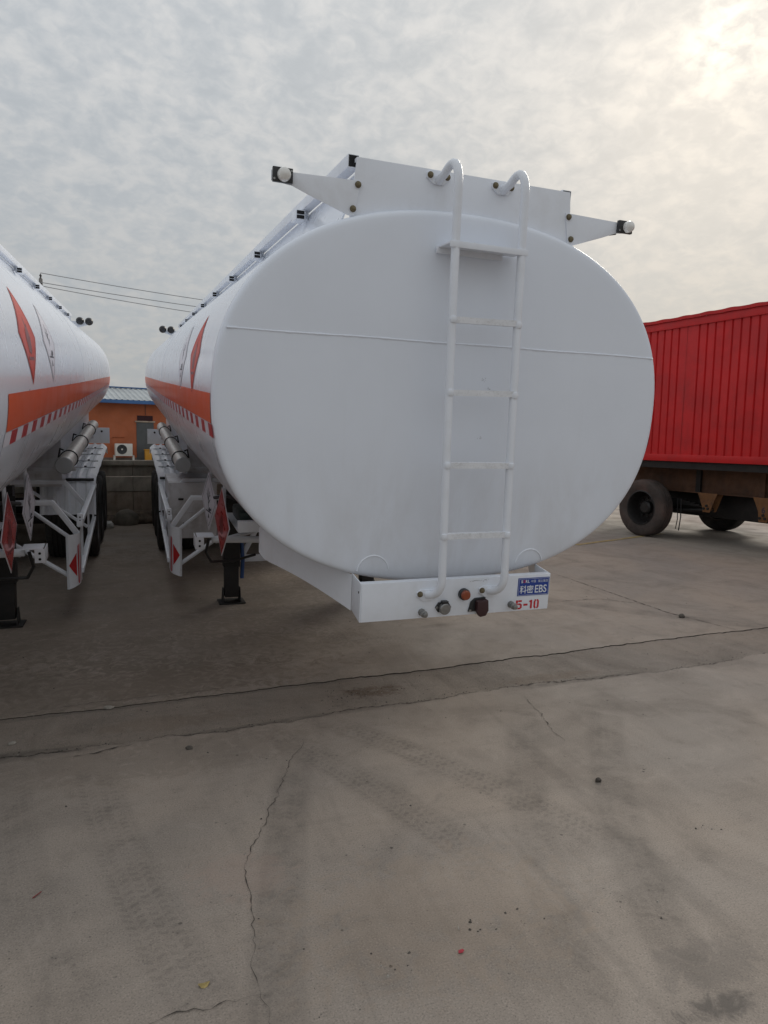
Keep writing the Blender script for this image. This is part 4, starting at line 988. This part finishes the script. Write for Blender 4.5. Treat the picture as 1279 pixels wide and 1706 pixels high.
MB().box((0.80, -2.7, 0.40), (1.75, 0.9, 0.80)).build('dark_gap_block', M_BLACK, CH_, bevel=0.03)  # added dark block, keeps the bright gap under the chassis closed
MB().tube([(0.30, -0.62, 0.72), (0.32, -0.62, 0.40), (0.31, -0.60, 0.16)], 0.010, 6).build('hanging_cable', M_PLASTIC, CH_)
MB().tube([(0.30, -0.55, 0.72), (0.34, -0.54, 0.35), (0.33, -0.52, 0.18)], 0.008, 6).build('hanging_cable', M_PLASTIC, CH_)
for x in (0.55, 1.80):
    MB().box((x, -6.6, 0.0), (x + 0.12, -6.48, 0.83)).box((x - 0.08, -6.68, 0.0), (x + 0.20, -6.40, 0.02)).build('landing_leg', M_BLACK, CH_, bevel=0.003)

# ------------------------------------------------------------------ low precast wall behind the trailers
BA = math.atan2(0.159, 0.987)
WL = empty('low_concrete_wall', (0.0, 13.95, 0), BA); tag(WL, 'low stained precast concrete wall seen in the gap between the tank trailers', 'wall')
M_PREC = mat('precast_concrete', (0.50, 0.46, 0.39), 0.85, var=0.3, vscale=1.8, dirt=((0.12, 0.085, 0.06), 0.8, 1.5), bump=0.6, bscale=40, grain=0.3)
M_PREC2 = mat('lower_precast_concrete', (0.40, 0.33, 0.26), 0.9, var=0.35, vscale=2.2, dirt=((0.09, 0.05, 0.035), 0.85, 1.8), bump=0.7, bscale=40, grain=0.3)
for k in range(-5, 5):
    x0 = k * 2.05
    for r_, (z0, z1) in enumerate(((0.0, 0.20), (0.205, 0.56), (0.568, 0.84), (0.85, 1.06))):
        off = (0.0, 0.012, 0.0, 0.016)[r_] + random.uniform(0, 0.006)
        MB().box((x0 + 0.004, off, z0), (x0 + 2.046, 0.16, z1)).build('panel', M_PREC2 if r_ < 2 else M_PREC, WL, bevel=0.006)
    MB().box((x0 + 0.003, -0.05, 1.062), (x0 + 2.047, 0.24, 1.155)).build('cap', M_PREC, WL, bevel=0.008)

# ------------------------------------------------------------------ orange building with blue-edged metal roof
BU = empty('orange_building', (0.0, 35.0, 0), BA); tag(BU, 'orange walled single storey building with blue edged grey metal roof', 'building')
M_OW = mat('orange_render', (0.41, 0.122, 0.052), 0.85, var=0.14, vscale=0.9, dirt=((0.32, 0.10, 0.045), 0.5, 0.8), bump=0.3)
M_ROOF = mat('roof_sheet', (0.40, 0.43, 0.44), 0.45, 0.2, var=0.12, vscale=1.2, dirt=((0.25, 0.25, 0.24), 0.5, 1.5))
M_BLUEF = mat('blue_fascia', (0.05, 0.14, 0.34), 0.5, var=0.12)
MB().box((-26, 0, 0), (24, 6, 3.18)).build('wall', M_OW, BU)
MB().box((-26, -0.015, 0), (24, 0.0, 0.62)).build('plinth', mat('plinth_dark', (0.16, 0.13, 0.11), 0.9, var=0.3), BU)
for k in range(50):
    x0 = -26 + k * 1.0
    mb = MB(); n = 20; pr = []
    for i in range(n + 1):
        x = x0 + i / n * 1.006; b = 0.035 if (i % 5) in (0, 1) else 0.0
        pr += [(x, -0.42, 3.30 + b), (x, 3.0, 4.06 + b), (x, 6.42, 3.30 + b)]
    mb.add(pr, [(i * 3 + j, (i + 1) * 3 + j, (i + 1) * 3 + j + 1, i * 3 + j + 1) for i in range(n) for j in range(2)])
    mb.build('roof_sheet', M_ROOF, BU, smooth=0)
MB().box((-26.1, -0.46, 3.15), (24.1, -0.425, 3.31)).build('fascia', M_BLUEF, BU)
MB().box((-26.1, -0.43, 3.16), (24.1, 0.0, 3.19)).build('soffit', M_BLUEF, BU)
MB().box((-26.1, 2.86, 4.08), (24.1, 3.14, 4.13)).build('ridge_cap', M_BLUEF, BU)
M_DOOR = mat('dark_door', (0.075, 0.082, 0.085), 0.55, var=0.15, vscale=2.0)
for dx0 in (0.20, -6.4, 6.2):
    d = MB().box((dx0, -0.03, 0.46), (dx0 + 0.80, -0.002, 2.30)).build('door', M_DOOR, BU, bevel=0.01)
    MB().box((dx0 + 0.06, -0.04, 0.52), (dx0 + 0.38, -0.031, 2.24)).box((dx0 + 0.42, -0.04, 0.52), (dx0 + 0.74, -0.031, 2.24)).build('door_leaf', M_DOOR, d, bevel=0.006)
    MB().box((dx0 - 0.06, -0.06, 2.305), (dx0 + 0.86, -0.002, 2.37)).build('lintel', M_PREC2, BU)
    MB().box((dx0 + 0.04, -0.02, 2.375), (dx0 + 0.76, -0.002, 2.62)).build('transom_window', mat('dark_glass', (0.02, 0.022, 0.026), 0.1), BU)
for wx in (-3.9, 3.2, 9.3):
    w = MB().box((wx, -0.03, 1.35), (wx + 1.5, -0.002, 2.55)).build('window', M_REFW, BU, bevel=0.01)
    for k in range(2): MB().box((wx + 0.06 + 0.72 * k, -0.036, 1.42), (wx + 0.72 + 0.72 * k, -0.031, 2.48)).build('pane', MATS['dark_glass'], w)
MB().tube([(0.62, -0.02, 3.15), (0.62, -0.02, 2.65)], 0.012, 6).build('cable', M_PLASTIC, BU)
MB().tube([(-0.95, -0.03, 0.9), (-0.95, -0.03, 1.52), (-0.86, -0.03, 1.60), (-0.35, -0.03, 1.60)], 0.022, 8).build('refrigerant_pipe', M_OW, BU)
SL = MB().box((-26, -3.2, 0.002), (24, -0.02, 0.45)).build('raised_walk', M_PREC2, basis=Matrix.Translation((0.0, 35.0, 0)) @ Matrix.Rotation(BA, 4, 'Z'), bevel=0.01)
tag(SL, kind='structure')
AC = empty('air_conditioner', Vector((0, 35.0, 0)) + Matrix.Rotation(BA, 3, 'Z') @ Vector((-0.46, -0.42, 0.452)), BA); tag(AC, 'white air conditioner outdoor unit on a stand by the orange wall', 'air conditioner')
M_ACW = mat('ac_casing', (0.60, 0.59, 0.55), 0.5, var=0.08)
MB().box((-0.38, -0.16, 0.29), (0.38, 0.16, 0.83)).build('casing', M_ACW, AC, bevel=0.02)
MB().lathe([(0.225, -0.165), (0.215, -0.175), (0.20, -0.167), (0.0, -0.166)], 'y', 28, at=(-0.09, 0, 0.56)).build('fan_opening', M_PLASTIC, AC)
mb = MB()
for rr in (0.07, 0.12, 0.17): mb.tube([(-0.09 + rr * math.cos(a), -0.178, 0.56 + rr * math.sin(a)) for a in np.linspace(0, 2 * math.pi, 25)], 0.005, 5, cap=False)
for k in range(6): mb.tube([(-0.09, -0.179, 0.56), (-0.09 + 0.21 * math.cos(k * math.pi / 3), -0.179, 0.56 + 0.21 * math.sin(k * math.pi / 3))], 0.005, 5)
mb.build('grille', M_DOOR, AC)
MB().lathe([(0.04, -0.182), (0.03, -0.188), (0, -0.188)], 'y', 14, at=(-0.09, 0, 0.56)).build('fan_hub', M_ACW, AC)
for sx in (-0.44, 0.40):
    MB().box((sx, -0.18, 0.0), (sx + 0.05, -0.13, 0.29)).box((sx, 0.13, 0.0), (sx + 0.05, 0.18, 0.29)).box((sx, -0.18, 0.245), (sx + 0.05, 0.18, 0.29)).build('stand_leg', M_ACW, AC)
mb = MB().box((-0.39, -0.17, 0.255), (0.40, -0.13, 0.288)); mb.build('stand_bar', M_ACW, AC)
YB = MB().box((-0.15, -0.12, 0), (0.15, 0.12, 0.52)).box((-0.17, -0.14, 0.52), (0.17, 0.14, 0.58)).build('yellow_bin', mat('yellow_plastic', (0.52, 0.25, 0.02), 0.5, var=0.1), bevel=0.02,
     basis=Matrix.Translation(Vector((0, 35.0, 0.452)) + Matrix.Rotation(BA, 3, 'Z') @ Vector((0.62, -0.55, 0))) @ Matrix.Rotation(BA, 4, 'Z'))
tag(YB, 'small yellow plastic bin by the dark door', 'bin')

# ------------------------------------------------------------------ debris at the foot of the wall
def lump(name, loc, sx, sy, sz, m, label, cat, seed, amp=0.25, sub=3):
    rr = random.Random(seed); bm = bmesh.new(); bmesh.ops.create_icosphere(bm, subdivisions=sub, radius=1)
    ph = [rr.uniform(0, 6) for _ in range(9)]
    for v in bm.verts:
        p = v.co; k = 1 + amp * (0.5 * math.sin(2.3 * p.x + ph[0]) * math.cos(2.9 * p.y + ph[1]) + 0.3 * math.sin(5.3 * p.y + ph[2] + 3 * p.z) + 0.22 * math.sin(9 * p.x + ph[3]) * math.sin(8 * p.z + ph[4]) + 0.12 * rr.uniform(-1, 1))
        v.co = Vector((p.x * k * sx, p.y * k * sy, p.z * k * sz))
    zm = min(v.co.z for v in bm.verts) * 0.55
    for v in bm.verts: v.co.z = max(0.0, v.co.z - zm)
    me_ = bpy.data.meshes.new(name); bm.to_mesh(me_); bm.free(); me_.materials.append(m); me_.shade_smooth(); me_.set_sharp_from_angle(angle=R(40))
    o = link(name, me_); o.location = loc; return tag(o, label, cat)
M_HEAP = mat('dirt_heap', (0.135, 0.105, 0.078), 0.95, var=0.4, vscale=9, bump=1.0, bscale=40)
M_SACK = mat('sack_cloth', (0.20, 0.18, 0.15), 0.85, var=0.25, vscale=8, bump=0.6, bscale=30)
M_BAG = mat('white_bag', (0.62, 0.61, 0.58), 0.6, var=0.15, vscale=12)
lump('sack', (-0.12, 13.3, 0), 0.20, 0.16, 0.20, M_SACK, 'slumped grey brown sack by the low concrete wall', 'sack', 3, 0.2)
lump('plastic_bag', (-0.44, 12.9, 0), 0.11, 0.09, 0.07, M_BAG, 'crumpled white plastic bag on the dirt left of the sack', 'bag', 5, 0.4)
lump('dirt_heap', (0.22, 13.55, 0), 0.45, 0.22, 0.14, M_HEAP, 'low heap of brown dirt right of the sack at the wall foot', 'dirt heap', 8, 0.35)
lump('dirt_heap', (-0.62, 13.55, 0), 0.40, 0.20, 0.10, M_HEAP, 'flat heap of brown dirt behind the white plastic bag', 'dirt heap', 11, 0.35)

# ------------------------------------------------------------------ power poles and wires
M_POLE = mat('pole_concrete', (0.26, 0.25, 0.24), 0.85, var=0.15)
M_WIRE = mat('wire_grey', (0.34, 0.34, 0.35), 0.6)
def pole(loc, label):
    P = empty('utility_pole', loc, R(8)); tag(P, label, 'pole', 'power poles')
    MB().lathe([(0.17, 0.0), (0.09, 9.55), (0.0, 9.56)], 'z', 16).build('shaft', M_POLE, P)
    MB().box((-0.06, -0.55, 8.95), (0.06, 0.55, 9.03)).build('crossarm', M_BLACK, P)
    for yy in (-0.45, 0.45):
        MB().lathe([(0.03, 9.03), (0.07, 9.06), (0.03, 9.12), (0.07, 9.15), (0.03, 9.2), (0.06, 9.23), (0.0, 9.28)], 'z', 12, at=(0, yy, 0)).build('insulator', M_PLASTIC, P)
    MB().lathe([(0.03, 9.5), (0.07, 9.56), (0.03, 9.66), (0.07, 9.7), (0.03, 9.78), (0.0, 9.84)], 'z', 12).build('insulator', M_PLASTIC, P)
    return P
pole((-4.25, 40.0, 0), 'power pole rising behind the left tank trailer')
pole((30.0, 44.5, 0), 'power pole hidden behind the large tank')
def wire(a, b, sag, label):
    a, b = Vector(a), Vector(b); pts = []
    for k in range(41):
        t = k / 40; p = a.lerp(b, t); p.z -= 4 * sag * t * (1 - t); pts.append(p)
    tag(MB().tube(pts, 0.020, 5).build('power_wire', M_WIRE), label, 'wire', 'overhead power wires')
wire((-4.25, 40.0, 9.85), (30.0, 44.5, 9.85), 0.62, 'topmost of the overhead wires between the two tanks')
wire((-4.20, 39.55, 9.29), (30.05, 44.05, 9.29), 0.55, 'middle one of the overhead wires between the two tanks')
wire((-4.30, 40.45, 9.29), (29.95, 44.95, 9.29), 0.80, 'lowest of the overhead wires between the two tanks')

# ------------------------------------------------------------------ litter
def put(px, py): x, y = G(px, py); return (x, y, 0.0)
M_STONE = mat('pebble', (0.10, 0.088, 0.075), 0.9, var=0.4, vscale=60)
M_STONEL = mat('pale_pebble', (0.34, 0.31, 0.27), 0.9, var=0.3, vscale=60)
lump('clod', put(997, 1302), 0.016, 0.014, 0.012, M_CRACK, 'dark clod of dirt alone on the right foreground concrete', 'clod', 21, 0.3, 2)
lump('stone', put(315, 1248), 0.018, 0.012, 0.012, M_STONE, 'small brown stone just below the patched strip at left', 'stone', 22, 0.3, 2)
lump('stone', put(20, 1240), 0.020, 0.012, 0.010, M_STONEL, 'pale stone on the patched strip at the left edge', 'stone', 23, 0.3, 2)
lump('stone', put(182, 1180), 0.030, 0.012, 0.012, M_STONEL, 'long pale stone lying on the patched strip at left', 'stone', 24, 0.3, 2)
lump('stone', put(1136, 1029), 0.030, 0.022, 0.022, M_STONE, 'brown stone beside the joint at the far right', 'stone', 25, 0.3, 2)
# scraps and a leaf
mb = MB(); n = 12
lf = [(0.017 * math.cos(a) * (1 + 0.12 * math.sin(3 * a)), 0.011 * math.sin(a), 0.004 + 0.004 * math.cos(2 * a)) for a in np.linspace(0, 2 * math.pi, n, endpoint=False)]
mb.add([(0, 0, 0.003)] + lf, [(0, i + 1, (i + 1) % n + 1) for i in range(n)])
o = mb.build('fallen_leaf', mat('dry_leaf', (0.36, 0.27, 0.10), 0.7, var=0.3, vscale=90)); o.location = put(340, 1642); tag(o, 'small yellow dry leaf on the bottom left concrete', 'leaf')
def scrap(pos, pts, m, label):
    mb = MB(); mb.prism([(x, y, 0.0045 + 0.002 * math.sin(90 * x)) for x, y in pts], (0, 0, 0.0015)); o = mb.build('scrap', m, smooth=0); o.location = pos; tag(o, label, 'scrap')
M_RSC = mat('red_scrap', (0.42, 0.03, 0.05), 0.6, var=0.2, vscale=80)
scrap(put(768, 1587), [(-0.010, -0.004), (0.002, -0.008), (0.011, -0.002), (0.008, 0.005), (-0.006, 0.006)], M_RSC, 'tiny bright red scrap on the bottom middle concrete')
scrap(put(62, 1493), [(-0.014, -0.010), (-0.010, -0.012), (0.014, 0.010), (0.011, 0.013)], mat('dark_red_scrap', (0.20, 0.03, 0.03), 0.6), 'thin dark red scrap on the left foreground concrete')
scrap(put(764, 1549), [(-0.003, -0.008), (0.000, -0.008), (0.004, 0.008), (0.001, 0.009)], M_STONEL, 'tiny white splinter above the red scrap')
# loose grit along the joints and over the yard
mb = MB(); rr = random.Random(4)
def pebble(x, y, s, z=0.0):
    n = 5; a0 = rr.uniform(0, 6); rs = [s * rr.uniform(0.6, 1.2) for _ in range(n)]
    el = rr.uniform(0.6, 1.0)
    bt = [(x + rs[i] * math.cos(a0 + i * 1.257), y + el * rs[i] * math.sin(a0 + i * 1.257), z) for i in range(n)]
    tp_ = [(x + 0.55 * (a - x), y + 0.55 * (b - y), z + s * rr.uniform(0.5, 0.9)) for a, b, _ in bt]
    mb.add(bt + tp_, [(i, (i + 1) % n, n + (i + 1) % n, n + i) for i in range(n)] + [tuple(range(n, 2 * n))], 0 if rr.random() < 0.72 else 1)
for k in range(420):
    x = rr.uniform(-1.2, 4.6); pebble(x, J2(x) + rr.gauss(0.02, 0.03), rr.choice((0.0015, 0.002, 0.003, 0.005)), -0.004)
for k in range(160):
    x = rr.uniform(-1.0, 5.5); pebble(x, J1(x) - 0.02 + rr.gauss(-0.01, 0.02), rr.choice((0.0015, 0.002, 0.003)), -0.004)
for k in range(260):
    x = rr.uniform(-1.5, 6.0); pebble(x, rr.uniform(1.2, 8.0), rr.choice((0.0015, 0.002, 0.0025, 0.004, 0.006)))
for k in range(700):
    x = rr.uniform(-1.3, 5.0); t_ = rr.random(); pebble(x, J2(x) * (1 - t_) + J1(x) * t_, rr.choice((0.001, 0.0015, 0.002, 0.003)), -0.006)
for k in range(120):
    pebble(rr.gauss(1.35, 0.16), rr.gauss(4.03, 0.05), rr.choice((0.002, 0.003, 0.005)), -0.003)
for cx, cy, n_ in ((*G(660, 1600), 9), (*G(800, 1545), 7), (*G(880, 1515), 5), (*G(1190, 1380), 7)):
    for k in range(n_): pebble(rr.gauss(cx, 0.04), rr.gauss(cy, 0.03), rr.choice((0.002, 0.004, 0.006)))
tag(mb.build('grit', [M_STONE, M_STONEL], smooth=0), 'loose grit and crumbs on the concrete yard', 'grit', kind='stuff')
